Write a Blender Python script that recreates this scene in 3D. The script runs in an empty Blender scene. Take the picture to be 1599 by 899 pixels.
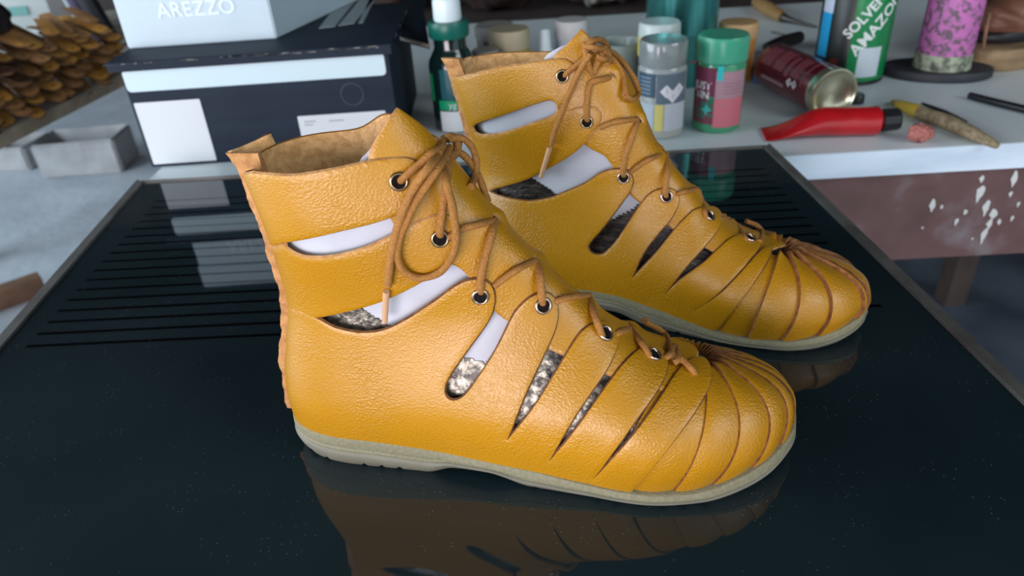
import bpy, bmesh, math, random
import numpy as np
from mathutils import Vector, Matrix
from mathutils.bvhtree import BVHTree
from mathutils.geometry import delaunay_2d_cdt
random.seed(7); rng = np.random.RandomState(7)
PI = math.pi
scn = bpy.context.scene
COL = scn.collection

# ------------------------------------------------------------ camera
IW, IH, FOC = 1599, 899, 1140.0
_v = np.array([125.0, 1850.0])
_roll = math.atan2(_v[0], _v[1]); _p = math.atan(FOC / np.linalg.norm(_v))
FW = np.array([0, math.cos(_p), -math.sin(_p)])
_r0 = np.array([1, 0, 0.]); _d0 = np.cross(FW, _r0)
CX = math.cos(_roll) * _r0 + math.sin(_roll) * _d0
CY = -math.sin(_roll) * _r0 + math.cos(_roll) * _d0
CP = np.array([0, 0, 0.31])
cam = bpy.data.cameras.new('camera'); camo = bpy.data.objects.new('camera', cam); COL.objects.link(camo)
cam.sensor_width = 36; cam.lens = FOC / IW * 36; cam.clip_start = 0.01
M3 = Matrix([[CX[i], -CY[i], -FW[i]] for i in range(3)])
camo.matrix_world = Matrix.Translation(Vector(CP)) @ M3.to_4x4()
cam.dof.use_dof = True; cam.dof.focus_distance = 0.40; cam.dof.aperture_fstop = 9.5
scn.camera = camo

# ------------------------------------------------------------ world, light, exposure
scn.view_settings.view_transform = 'Standard'; scn.view_settings.look = 'None'
scn.view_settings.gamma = 1; scn.view_settings.use_curve_mapping = False
scn.view_settings.exposure = 0.0
wd = bpy.data.worlds.new('world'); scn.world = wd; wd.use_nodes = True
bg = wd.node_tree.nodes['Background']; bg.inputs[0].default_value = (0.80, 0.92, 1.0, 1); bg.inputs[1].default_value = 1.0

def area(name, loc, target, sx, sy, power, color):
    l = bpy.data.lights.new(name, 'AREA'); l.shape = 'RECTANGLE'; l.size = sx; l.size_y = sy
    l.energy = power; l.color = color
    o = bpy.data.objects.new(name, l); COL.objects.link(o); o.location = loc
    o.rotation_euler = (Vector(target) - Vector(loc)).to_track_quat('-Z', 'Y').to_euler()
    return o
area('daylight_front_opening', (-1.3, -2.4, 0.30), (0, 0.5, 0.05), 2.0, 1.3, 88, (1.0, 0.85, 0.89))
area('daylight_side_opening', (-3.4, 0.2, 0.75), (0, 0.9, -0.2), 2.6, 1.8, 105, (0.80, 0.90, 1.0))
area('daylight_right_opening', (2.3, -1.2, 1.6), (0.3, 0.7, 0.0), 1.6, 1.0, 30, (0.86, 0.95, 1.0))

# ------------------------------------------------------------ camera geometry helpers (photo measurements to places)
def ray(px, py):
    d = FW * FOC + CX * (px - IW / 2) + CY * (py - IH / 2); return d / np.linalg.norm(d)
def up(px, py, z=0.0):
    d = ray(px, py); return CP + d * (z - CP[2]) / d[2]
def upy(px, py, y):
    d = ray(px, py); return CP + d * (y - CP[1]) / d[1]

# ------------------------------------------------------------ materials
def mat(name, col, rough=0.5, metal=0.0, spec=0.5, col2=None, nscale=20, ndet=4, bump=0.0, bscale=200, btype='noise',
        coat=0.0, trans=0.0, ior=1.45, ramp=(0.35, 0.65), coord='Object', sheen=0.0, stretch=None, rough2=None, bdist=0.001, coatr=0.1):
    m = bpy.data.materials.new(name); m.use_nodes = True; nt = m.node_tree; b = nt.nodes['Principled BSDF']
    L = nt.links
    def N(t): return nt.nodes.new(t)
    b.inputs['Base Color'].default_value = (*col, 1); b.inputs['Roughness'].default_value = rough
    b.inputs['Metallic'].default_value = metal; b.inputs['Specular IOR Level'].default_value = spec
    b.inputs['Coat Weight'].default_value = coat; b.inputs['Coat Roughness'].default_value = coatr
    b.inputs['Transmission Weight'].default_value = trans; b.inputs['IOR'].default_value = ior
    if sheen: b.inputs['Sheen Weight'].default_value = sheen
    tc = N('ShaderNodeTexCoord'); mp = N('ShaderNodeMapping'); L.new(tc.outputs[coord], mp.inputs[0])
    if stretch: mp.inputs['Scale'].default_value = stretch
    m['_'] = 0
    if col2 is not None:
        n = N('ShaderNodeTexNoise'); n.inputs['Scale'].default_value = nscale; n.inputs['Detail'].default_value = ndet
        L.new(mp.outputs[0], n.inputs['Vector'])
        r = N('ShaderNodeValToRGB'); r.color_ramp.elements[0].position = ramp[0]; r.color_ramp.elements[1].position = ramp[1]
        r.color_ramp.elements[0].color = (*col, 1); r.color_ramp.elements[1].color = (*col2, 1)
        L.new(n.outputs[0], r.inputs[0]); L.new(r.outputs[0], b.inputs['Base Color'])
        if rough2 is not None:
            mr = N('ShaderNodeMapRange'); mr.inputs[3].default_value = rough; mr.inputs[4].default_value = rough2
            mr.inputs[1].default_value = ramp[0]; mr.inputs[2].default_value = ramp[1]
            L.new(n.outputs[0], mr.inputs[0]); L.new(mr.outputs[0], b.inputs['Roughness'])
    if bump:
        if btype == 'noise':
            t = N('ShaderNodeTexNoise'); t.inputs['Detail'].default_value = 3
        else:
            t = N('ShaderNodeTexVoronoi'); t.feature = 'SMOOTH_F1'
            t.inputs['Smoothness'].default_value = 0.6
        t.inputs['Scale'].default_value = bscale; L.new(mp.outputs[0], t.inputs['Vector'])
        bp = N('ShaderNodeBump'); bp.inputs['Strength'].default_value = bump; bp.inputs['Distance'].default_value = bdist
        if btype == 'leather':
            # pebbles warped by noise
            n2 = N('ShaderNodeTexNoise'); n2.inputs['Scale'].default_value = 90; n2.inputs['Detail'].default_value = 2
            L.new(mp.outputs[0], n2.inputs['Vector'])
            ad = N('ShaderNodeVectorMath'); ad.operation = 'MULTIPLY_ADD'
            ad.inputs[1].default_value = (0.006, 0.006, 0.006)
            L.new(n2.outputs['Color'], ad.inputs[0]); L.new(mp.outputs[0], ad.inputs[2]); L.new(ad.outputs[0], t.inputs['Vector'])
            n3 = N('ShaderNodeTexNoise'); n3.inputs['Scale'].default_value = 28; n3.inputs['Detail'].default_value = 1
            L.new(tc.outputs['Object'], n3.inputs['Vector'])
            mr = N('ShaderNodeMapRange'); mr.inputs[1].default_value = 0.4; mr.inputs[2].default_value = 0.62
            mr.inputs[3].default_value = 0.5 * bump; mr.inputs[4].default_value = bump
            L.new(n3.outputs[0], mr.inputs[0]); L.new(mr.outputs[0], bp.inputs['Strength'])
        L.new(t.outputs[0], bp.inputs['Height']); L.new(bp.outputs[0], b.inputs['Normal'])
    return m

M = {}
M['leather'] = mat('yellow_leather', (0.445, 0.205, 0.0006), 0.39, col2=(0.51, 0.240, 0.0008), nscale=9, spec=0.7,
                   bump=0.6, bscale=760, btype='leather', bdist=0.0007, coat=0.30, coatr=0.33, stretch=(1, 1, 1.3))
M['raw'] = mat('raw_leather_edge', (0.24, 0.10, 0.03), 0.85, col2=(0.12, 0.045, 0.015), nscale=300)
M['suede'] = mat('suede_inside', (0.80, 0.50, 0.22), 0.95, col2=(0.58, 0.32, 0.12), nscale=260, bump=0.6, bscale=900, sheen=0.3)
M['lace'] = mat('lace_cord', (0.43, 0.20, 0.045), 0.8, col2=(0.33, 0.145, 0.032), nscale=700, bump=0.8, bscale=1300)
M['aglet'] = mat('aglet_plastic', (0.62, 0.38, 0.22), 0.25, spec=0.6)
M['eyelet'] = mat('antique_eyelet', (0.52, 0.40, 0.33), 0.28, metal=1.0)
M['eyebronze'] = mat('bronze_eyelet', (0.36, 0.29, 0.18), 0.28, metal=1.0)
M['dark'] = mat('hole_shade', (0.012, 0.009, 0.008), 0.9)
M['white_last'] = mat('white_last', (0.58, 0.61, 0.68), 0.5, col2=(0.52, 0.55, 0.62), nscale=30)
M['foil'] = mat('metallic_cover', (0.075, 0.07, 0.065), 0.40, metal=0.7, col2=(0.50, 0.47, 0.38), nscale=230, ndet=9, ramp=(0.40, 0.68), bump=0.9, bscale=260)
M['foil_dark'] = mat('dark_cover', (0.018, 0.014, 0.012), 0.4, metal=0.2, col2=(0.10, 0.085, 0.07), nscale=90, ndet=8, ramp=(0.45, 0.75), stretch=(1, 1, 3), bump=0.7, bscale=260)
M['midsole'] = mat('midsole_rubber', (0.27, 0.26, 0.165), 0.65, col2=(0.22, 0.21, 0.13), nscale=500, bump=0.4, bscale=900)
M['outsole'] = mat('outsole_rubber', (0.21, 0.205, 0.155), 0.55, col2=(0.18, 0.175, 0.13), nscale=60)

def plain(name, col, rough=0.5, **k): return mat(name, col, rough, **k)

# ------------------------------------------------------------ object helpers
def mesh_obj(name, verts, faces, mats, parent=None, midx=None, smooth=True, angle=None):
    me = bpy.data.meshes.new(name); me.from_pydata([tuple(map(float, v)) for v in verts], [], [tuple(map(int, f)) for f in faces])
    for m in (mats if isinstance(mats, (list, tuple)) else [mats]): me.materials.append(m)
    if midx is not None: me.polygons.foreach_set('material_index', np.array(midx, dtype=np.int32))
    if smooth: me.polygons.foreach_set('use_smooth', np.ones(len(me.polygons), dtype=bool))
    me.validate(); me.update()
    if angle: 
        try: me.set_sharp_from_angle(angle=math.radians(angle))
        except Exception: pass
    o = bpy.data.objects.new(name, me); COL.objects.link(o)
    if parent: o.parent = parent
    return o
def tag(o, label, cat, group=None):
    o['label'] = label; o['category'] = cat
    if group: o['group'] = group
    return o
def empty(name, loc, rz=0, label=None, cat=None, group=None, rot=None):
    o = bpy.data.objects.new(name, None); COL.objects.link(o); o.location = tuple(map(float, loc))
    o.rotation_euler = rot if rot else (0, 0, rz); o.empty_display_size = 0.02
    if label: tag(o, label, cat, group)
    return o
class MB:
    def __init__(s): s.v = []; s.f = []; s.m = []
    def add(s, v, f, m=0):
        n = len(s.v); s.v += [tuple(x) for x in v]; s.f += [tuple(i + n for i in q) for q in f]; s.m += [m] * len(f)
    def obj(s, name, mats, parent=None, smooth=False, angle=35): return mesh_obj(name, s.v, s.f, mats, parent, s.m, smooth, angle if smooth else None)
    def box(s, c, d, m=0, rz=0, bev=0.0):
        bm = bmesh.new(); bmesh.ops.create_cube(bm, size=1)
        for v in bm.verts: v.co = Vector((v.co.x * d[0], v.co.y * d[1], v.co.z * d[2]))
        if bev: bmesh.ops.bevel(bm, geom=list(bm.edges), offset=bev, segments=2, affect='EDGES', profile=0.5)
        R = Matrix.Rotation(rz, 3, 'Z')
        vs = [R @ v.co + Vector(c) for v in bm.verts]; bm.verts.index_update()
        s.add(vs, [[v.index for v in f.verts] for f in bm.faces], m); bm.free()
    def lathe(s, prof, n=40, m=0, c=(0, 0, 0), axis=None):
        vs = []; fs = []
        for r, z in prof:
            for k in range(n):
                a = 2 * PI * k / n; vs.append(Vector((r * math.cos(a), r * math.sin(a), z)))
        for i in range(len(prof) - 1):
            for k in range(n):
                fs.append((i * n + k, i * n + (k + 1) % n, (i + 1) * n + (k + 1) % n, (i + 1) * n + k))
        if prof[0][0] > 1e-6: fs.append(tuple(reversed(range(n))))
        if prof[-1][0] > 1e-6: fs.append(tuple(range((len(prof) - 1) * n, len(prof) * n)))
        if axis is not None:
            q = Vector(axis).to_track_quat('Z', 'Y'); vs = [q @ v for v in vs]
        s.add([v + Vector(c) for v in vs], fs, m)
    def tube(s, pts, r, n=10, m=0, smooth_pts=True, flat=1.0):
        pts = [np.array(p, float) for p in pts]
        if smooth_pts and len(pts) > 2: pts = catmull(pts, 8)
        N = len(pts); rr = r if hasattr(r, '__len__') else [r] * N
        if len(rr) != N: rr = np.interp(np.linspace(0, 1, N), np.linspace(0, 1, len(rr)), rr)
        T = [pts[min(i + 1, N - 1)] - pts[max(i - 1, 0)] for i in range(N)]
        T = [t / (np.linalg.norm(t) + 1e-12) for t in T]
        u = np.cross(T[0], [0, 0, 1.0]); 
        if np.linalg.norm(u) < 1e-3: u = np.cross(T[0], [1.0, 0, 0])
        u /= np.linalg.norm(u); vs = []
        for i in range(N):
            u = u - T[i] * u.dot(T[i]); u /= np.linalg.norm(u) + 1e-12; w = np.cross(T[i], u)
            for k in range(n):
                a = 2 * PI * k / n; vs.append(pts[i] + rr[i] * (math.cos(a) * u + flat * math.sin(a) * w))
        fs = [(i * n + k, i * n + (k + 1) % n, (i + 1) * n + (k + 1) % n, (i + 1) * n + k) for i in range(N - 1) for k in range(n)]
        fs += [tuple(reversed(range(n))), tuple(range((N - 1) * n, N * n))]
        s.add(vs, fs, m)
def catmull(P, k=8, closed=False):
    P = [np.array(p, float) for p in P]; out = []; n = len(P)
    rngi = range(n) if closed else range(n - 1)
    for i in rngi:
        if closed: a, b, c, d = P[(i - 1) % n], P[i], P[(i + 1) % n], P[(i + 2) % n]
        else: a, b, c, d = P[max(i - 1, 0)], P[i], P[i + 1], P[min(i + 2, n - 1)]
        for j in range(k):
            t = j / k
            out.append(0.5 * ((2 * b) + (c - a) * t + (2 * a - 5 * b + 4 * c - d) * t * t + (3 * b - a - 3 * c + d) * t ** 3))
    if not closed: out.append(P[-1])
    return out
def text_mesh(body, size, extrude=0.0, align='CENTER', bold=0.0):
    c = bpy.data.curves.new('t', 'FONT'); c.body = body; c.size = size; c.extrude = extrude; c.align_x = align; c.align_y = 'CENTER'; c.offset = bold; c.resolution_u = 3
    o = bpy.data.objects.new('t', c); COL.objects.link(o); dg = bpy.context.evaluated_depsgraph_get(); dg.update()
    me = bpy.data.meshes.new_from_object(o.evaluated_get(dg)); bpy.data.objects.remove(o)
    v = [tuple(x.co) for x in me.vertices]; f = [tuple(p.vertices) for p in me.polygons]; bpy.data.meshes.remove(me)
    return v, f

# ============================================================ SETTING
conc = mat('concrete', (0.50, 0.57, 0.64), 0.8, col2=(0.36, 0.42, 0.48), nscale=3.5, ndet=8, bump=0.3, bscale=30, bdist=0.01)
dconc = mat('dark_wall', (0.10, 0.085, 0.075), 0.9, col2=(0.05, 0.045, 0.045), nscale=3, ndet=6)
ceilm = mat('dark_ceiling', (0.045, 0.045, 0.05), 0.9, col2=(0.03, 0.03, 0.03), nscale=2)
def structure(o): o['kind'] = 'structure'; return o
b = MB(); b.box((0, 1.2, -0.77), (7.0, 7.6, 0.04)); structure(b.obj('floor', conc))
b = MB(); b.box((0, 5.02, 0.62), (7.0, 0.04, 2.8)); structure(b.obj('wall_back', dconc))
b = MB(); b.box((2.8, 2.2, 0.62), (0.04, 5.6, 2.8)); structure(b.obj('right_light_blocker', dconc))  # unseen wall, added to block world light from the right
b = MB(); b.box((2.05, 2.1, -0.7485), (3.1, 5.6, 0.003)); structure(b.obj('floor', mat('floor_shade', (0.035, 0.05, 0.07), 0.7, col2=(0.09, 0.12, 0.155), nscale=4, ndet=8)))  # dark slab: shade of the unlit right side painted into the floor
b = MB(); b.box((0, 1.2, 2.02), (7.0, 7.6, 0.04)); structure(b.obj('ceiling', ceilm))
# ============================================================ TABLES
# ---- black glass panel table: corners on its own plane z = 0
GL = [(-0.411, 0.785), (0.293, 0.772), (0.315, 0.06), (-0.357, 0.06)]
GL[0] = tuple(up(224, 286)[:2]); GL[1] = tuple(up(1192, 231)[:2])
def ext(p, q, y):
    p = np.array(p[:2]); q = np.array(q[:2]); t = (y - p[1]) / (q[1] - p[1]); return tuple(p + (q - p) * t)
GL[2] = ext(GL[1], up(1599, 633), 0.06); GL[3] = ext(GL[0], up(0, 548), 0.06)
glass = bpy.data.materials.new('black_glass'); glass.use_nodes = True; nt = glass.node_tree; bs = nt.nodes['Principled BSDF']; L = nt.links
bs.inputs['Roughness'].default_value = 0.035; bs.inputs['IOR'].default_value = 1.5
tc = nt.nodes.new('ShaderNodeTexCoord'); sep = nt.nodes.new('ShaderNodeSeparateXYZ'); L.new(tc.outputs['Object'], sep.inputs[0])
def mth(op, a, bb=None, c=None):
    n = nt.nodes.new('ShaderNodeMath'); n.operation = op
    for i, x in enumerate((a, bb, c)):
        if x is None: continue
        if isinstance(x, (int, float)): n.inputs[i].default_value = x
        else: L.new(x, n.inputs[i])
    return n.outputs[0]
X_, Y_ = sep.outputs[0], mth('ADD', sep.outputs[1], 0.42)
yy = mth('MULTIPLY_ADD', X_, 0.035, Y_)                     # stripes run parallel to the rear edge
fr = mth('FRACT', mth('MULTIPLY', yy, 1 / 0.0165))
dist = mth('ABSOLUTE', mth('SUBTRACT', fr, 0.5))
line = mth('LESS_THAN', dist, 0.11)
inx = mth('MULTIPLY', mth('GREATER_THAN', X_, -0.375), mth('LESS_THAN', X_, 0.272))
iny = mth('MULTIPLY', mth('GREATER_THAN', yy, 0.445), mth('LESS_THAN', yy, 0.725))
msk = mth('MULTIPLY', line, mth('MULTIPLY', inx, iny))
sp = nt.nodes.new('ShaderNodeTexVoronoi'); sp.inputs['Scale'].default_value = 330; L.new(tc.outputs['Object'], sp.inputs['Vector'])
n2 = nt.nodes.new('ShaderNodeTexNoise'); n2.inputs['Scale'].default_value = 45; n2.inputs['Detail'].default_value = 5; L.new(tc.outputs['Object'], n2.inputs['Vector'])
spk = mth('MULTIPLY', mth('LESS_THAN', sp.outputs['Distance'], 0.11), mth('GREATER_THAN', n2.outputs[0], 0.56))
smg = nt.nodes.new('ShaderNodeTexNoise'); smg.inputs['Scale'].default_value = 5; smg.inputs['Detail'].default_value = 4; L.new(tc.outputs['Object'], smg.inputs['Vector'])
cr = nt.nodes.new('ShaderNodeValToRGB'); cr.color_ramp.elements[0].color = (0.007, 0.017, 0.022, 1); cr.color_ramp.elements[1].color = (0.015, 0.029, 0.035, 1)
cr.color_ramp.elements[0].position = .35; cr.color_ramp.elements[1].position = .7; L.new(smg.outputs[0], cr.inputs[0])
m1 = nt.nodes.new('ShaderNodeMix'); m1.data_type = 'RGBA'; L.new(msk, m1.inputs[0]); L.new(cr.outputs[0], m1.inputs[6]); m1.inputs[7].default_value = (0.0008, 0.0008, 0.001, 1)
m2 = nt.nodes.new('ShaderNodeMix'); m2.data_type = 'RGBA'; L.new(spk, m2.inputs[0]); L.new(m1.outputs[2], m2.inputs[6]); m2.inputs[7].default_value = (0.11, 0.13, 0.14, 1)
L.new(m2.outputs[2], bs.inputs['Base Color'])
spec_ = mth('SUBTRACT', 0.5, mth('MULTIPLY', msk, 0.3)); L.new(spec_, bs.inputs['Specular IOR Level'])
frame_m = mat('frame_metal', (0.21, 0.21, 0.20), 0.45, metal=0.5, col2=(0.13, 0.125, 0.115), nscale=30, ndet=6)
edge_m = mat('glass_edge', (0.10, 0.30, 0.26), 0.2)
steel = mat('table_leg_steel', (0.12, 0.12, 0.12), 0.5, metal=0.6)

cx, cy = 0.0, 0.42
TB = empty('glass_table', (0, 0.42, -0.75), 0, 'black glass topped table with printed stripes and grey metal rim, carrying the yellow boots', 'table')
def slab(name, poly, z0, z1, m, parent, off=(0, 0, 0)):
    n = len(poly); vs = [(p[0] - off[0], p[1] - off[1], z - off[2]) for z in (z0, z1) for p in poly]
    # poly given clockwise from above: top face order reversed
    fs = [tuple(range(n)), tuple(reversed(range(n, 2 * n)))] + [(i + n, (i + 1) % n + n, (i + 1) % n, i) for i in range(n)]
    return mesh_obj(name, vs, fs, m, parent, smooth=False)
OFF = (0, 0.42, -0.75)
g = slab('glass_top', GL, -0.009, 0.0, glass, TB, OFF); g['label'] = 'black glass sheet with fine dark printed stripes'
def outset(poly, d):
    P = [np.array(p) for p in poly]; n = len(P); c = sum(P) / n; out = []
    for i in range(n):
        a, b_, c_ = P[i - 1], P[i], P[(i + 1) % n]
        def nrm(p, q): t = (q - p) / np.linalg.norm(q - p); v = np.array([t[1], -t[0]]); return v if v.dot(p - c) > 0 else -v
        n1, n2_ = nrm(a, b_), nrm(b_, c_); k = (n1 + n2_) / (1 + n1.dot(n2_)); out.append(b_ + k * d)
    return out
O1 = outset(GL, 0.0105)
for i in range(4):
    j = (i + 1) % 4; t = -0.016 if i == 0 else -0.03
    q = [GL[i], GL[j], O1[j], O1[i]]
    if i == 0:
        O0 = outset(GL, 0.005); q = [GL[i], GL[j], O0[j], O0[i]]
    cc = np.mean(q, axis=0)
    vs = [(p[0], p[1], z) for z in (t + 0.005, 0.0018) for p in q]
    fs = [(0, 1, 2, 3), (7, 6, 5, 4)] + [(k, k + 4, (k + 1) % 4 + 4, (k + 1) % 4) for k in range(4)]
    bm = bmesh.new(); vv = [bm.verts.new((v[0], v[1] - .42, v[2] + .75)) for v in vs]
    for f in fs: bm.faces.new([vv[k] for k in f])
    bmesh.ops.recalc_face_normals(bm, faces=bm.faces); bmesh.ops.bevel(bm, geom=list(bm.edges), offset=0.0008, segments=2, affect='EDGES')
    me = bpy.data.meshes.new('rim'); bm.to_mesh(me); bm.free(); me.materials.append(frame_m)
    o = bpy.data.objects.new('rim', me); COL.objects.link(o); o.parent = TB
for (x, y) in ((-0.33, 0.10), (0.28, 0.10), (-0.36, 0.68), (0.25, 0.68)):
    b = MB(); b.box((x, y - .42, 0.3605), (0.03, 0.03, 0.721)); b.obj('leg', steel, TB)
for p, q in (((-0.33, .10), (.28, .10)), ((-.36, .68), (.25, .68))): b = MB(); b.box(((p[0] + q[0]) / 2, p[1] - .42, 0.728), (q[0] - p[0], 0.02, 0.016)); b.obj('cross_bar', steel, TB)

# ---- white workbench behind it
ZT = -0.012
white_top = mat('white_tabletop', (0.70, 0.79, 0.81), 0.35, col2=(0.62, 0.71, 0.73), nscale=7, ndet=6, bump=0.05, bscale=15)
white_edge = mat('white_table_edge', (0.62, 0.74, 0.84), 0.4, col2=(0.50, 0.62, 0.72), nscale=9, stretch=(1, 4, 4))
apron_m = bpy.data.materials.new('brown_apron'); apron_m.use_nodes = True; nt = apron_m.node_tree; bs = nt.nodes['Principled BSDF']; L = nt.links
tc = nt.nodes.new('ShaderNodeTexCoord'); n = nt.nodes.new('ShaderNodeTexNoise'); n.inputs['Scale'].default_value = 14; n.inputs['Detail'].default_value = 8
L.new(tc.outputs['Object'], n.inputs['Vector']); r = nt.nodes.new('ShaderNodeValToRGB'); L.new(n.outputs[0], r.inputs[0])
e = r.color_ramp.elements; e[0].position = .3; e[0].color = (0.085, 0.045, 0.042, 1); e[1].position = .72; e[1].color = (0.22, 0.21, 0.23, 1)
k = r.color_ramp.elements.new(.5); k.color = (0.12, 0.065, 0.062, 1); L.new(r.outputs[0], bs.inputs['Base Color']); bs.inputs['Roughness'].default_value = .6
F0 = np.array(up(1214, 244, ZT)[:2]); F1 = np.array(up(1599, 222, ZT)[:2]); dF = (F1 - F0) / np.linalg.norm(F1 - F0); nF = np.array([-dF[1], dF[0]])
def fp(x): return F0 + dF * ((x - F0[0]) / dF[0])
WB = empty('workbench', (0.4, 1.1, -0.75), 0, 'white topped workbench with paint spotted brown apron, crowded with jars and cans', 'table')
oW = (0.4, 1.1, -0.75)
xl = -0.425
pl = [fp(xl), fp(1.25), fp(1.25) + nF * 0.80, fp(xl) + nF * 0.80]
slab('tabletop', list(reversed(pl)), ZT - 0.030, ZT, white_top, WB, oW)
q = [fp(xl) - nF * .0015, fp(1.25) - nF * .0015, fp(1.25), fp(xl)]
slab('edge_band', list(reversed(q)), ZT - 0.0302, ZT - 0.0004, white_edge, WB, oW)
q = [fp(xl + .02) + nF * .01, fp(1.23) + nF * .01, fp(1.23) + nF * .03, fp(xl + .02) + nF * .03]
ap = slab('apron', list(reversed(q)), ZT - 0.150, ZT - 0.030, apron_m, WB, oW)
# paint splashes on the apron: thin raised drips
paint = mat('splashed_paint', (0.55, 0.58, 0.56), 0.5)
def drip(px, py, w, hgt):
    b = MB(); d = ray(px, py); p0 = fp(0) + nF * .0095; t = ((p0[0] - CP[0]) * nF[0] + (p0[1] - CP[1]) * nF[1]) / (d[0] * nF[0] + d[1] * nF[1]); c = CP + d * t
    vs = []; K = 18; ph = rng.rand() * 6
    for i in range(K):
        a = 2 * PI * i / K; s = w * (1 + .22 * math.sin(3 * a + ph)); v = hgt * (1 + .2 * math.sin(2 * a + ph)) * (1.25 if math.sin(a) < 0 else .8); s *= .65 if math.sin(a) < -.5 else 1.1
        vs.append((c[0] - oW[0] + dF[0] * s * math.cos(a), c[1] - oW[1] + dF[1] * s * math.cos(a) - .0002, c[2] - oW[2] + v * math.sin(a)))
    vc = [(x, y - .0006, z) for x, y, z in vs]
    b.add(vs + vc, [tuple(range(K, 2 * K))] + [(i, (i + 1) % K, (i + 1) % K + K, i + K) for i in range(K)])
    o = b.obj('paint_splash', paint, WB); o['label'] = 'pale dried paint drip'
for a in [(1530, 300, .004, .011), (1540, 322, .0035, .009), (1551, 332, .004, .007), (1545, 348, .003, .006), (1536, 366, .003, .010), (1456, 318, .003, .008), (1584, 276, .003, .010),
          (1493, 345, .002, .005), (1507, 330, .002, .004), (1560, 345, .002, .004), (1533, 278, .0025, .004), (1578, 302, .002, .003), (1470, 322, .0015, .003), (1580, 340, .0015, .004), (1440, 355, .001, .002), (1590, 318, .0015, .003), (1518, 372, .001, .002)]: drip(*a)
wood_dark = mat('dark_wood', (0.035, 0.025, 0.022), 0.7, col2=(0.06, 0.045, 0.04), nscale=12)
for (x, yo) in ((xl + .06, .06), (1.21, .06), (xl + .06, .74), (1.08, .77)):
    c = fp(x) + nF * yo; b = MB(); b.box((c[0] - oW[0], c[1] - oW[1], 0.354), (.05, .05, .708)); b.obj('leg', wood_dark, WB)
# ---- left side table with leather pieces
A0 = up(0, 222, -.1); A1 = up(178, 133, -.1)
board_m = mat('worn_board', (0.50, 0.48, 0.42), 0.7, col2=(0.36, 0.33, 0.27), nscale=10, ndet=6, stretch=(3, 1, 3))
board_e = mat('worn_board_edge', (0.40, 0.34, 0.24), 0.8, col2=(0.24, 0.20, 0.14), nscale=20, ndet=6)
LT = empty('side_table', (-1.5, 1.7, -0.75), 0, 'worn grey wooden side table at the left under the heap of leather cut-outs', 'table')
dA = (A1 - A0)[:2]; dA = dA / np.linalg.norm(dA); nA = np.array([-dA[1], dA[0]])
a0 = A0[:2] - dA * .6; a1 = A0[:2] + dA * 1.15
pl = [a0, a1, a1 + nA * 1.0, a0 + nA * 1.0]
slab('tabletop', list(reversed([p for p in pl])), -.108, -.086, board_m, LT, (-1.5, 1.7, -.75))
q = [a0 - nA * .003, a1 - nA * .003, a1, a0]
slab('edge_band', list(reversed(q)), -.110, -.0865, board_e, LT, (-1.5, 1.7, -.75))
for p in (a0 + dA * .1 + nA * .5, a0 + dA * .1 + nA * .9, a1 - dA * .9 + nA * .7, a1 - dA * .5 + nA * .95):
    b = MB(); b.box((p[0] + 1.5, p[1] - 1.7, 0.321), (.05, .05, .642)); b.obj('leg', wood_dark, LT)
# ============================================================ BOOTS
def pchip(xs, ys):
    xs = np.array(xs, float); ys = np.array(ys, float); h = np.diff(xs); d = np.diff(ys) / h
    m = np.zeros(len(xs)); m[0] = d[0]; m[-1] = d[-1]
    for i in range(1, len(xs) - 1):
        if d[i - 1] * d[i] > 0:
            w1 = 2 * h[i] + h[i - 1]; w2 = h[i] + 2 * h[i - 1]; m[i] = (w1 + w2) / (w1 / d[i - 1] + w2 / d[i])
    def f(x):
        x = np.asarray(x, float); xc = np.clip(x, xs[0], xs[-1]); i = np.clip(np.searchsorted(xs, xc) - 1, 0, len(h) - 1)
        t = (xc - xs[i]) / h[i]
        return ((1 + 2 * t) * (1 - t) ** 2 * ys[i] + t * (1 - t) ** 2 * h[i] * m[i] + t * t * (3 - 2 * t) * ys[i + 1] + t * t * (t - 1) * h[i] * m[i + 1])
    return f
def sstep(a, b_, x): t = np.clip((x - a) / (b_ - a), 0, 1); return t * t * (3 - 2 * t)
LATW = ([0, .03, .06, .10, .14, .18, .215, .24, .26, .275, .287, .293, .2955], [.027, .0275, .0298, .0332, .0395, .0455, .0505, .0475, .041, .033, .021, .011, 0])
MEDW = ([0, .03, .06, .10, .14, .18, .215, .24, .26, .275, .287, .293, .2955], [.030, .031, .031, .031, .034, .040, .044, .043, .039, .032, .021, .011, 0])
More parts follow.
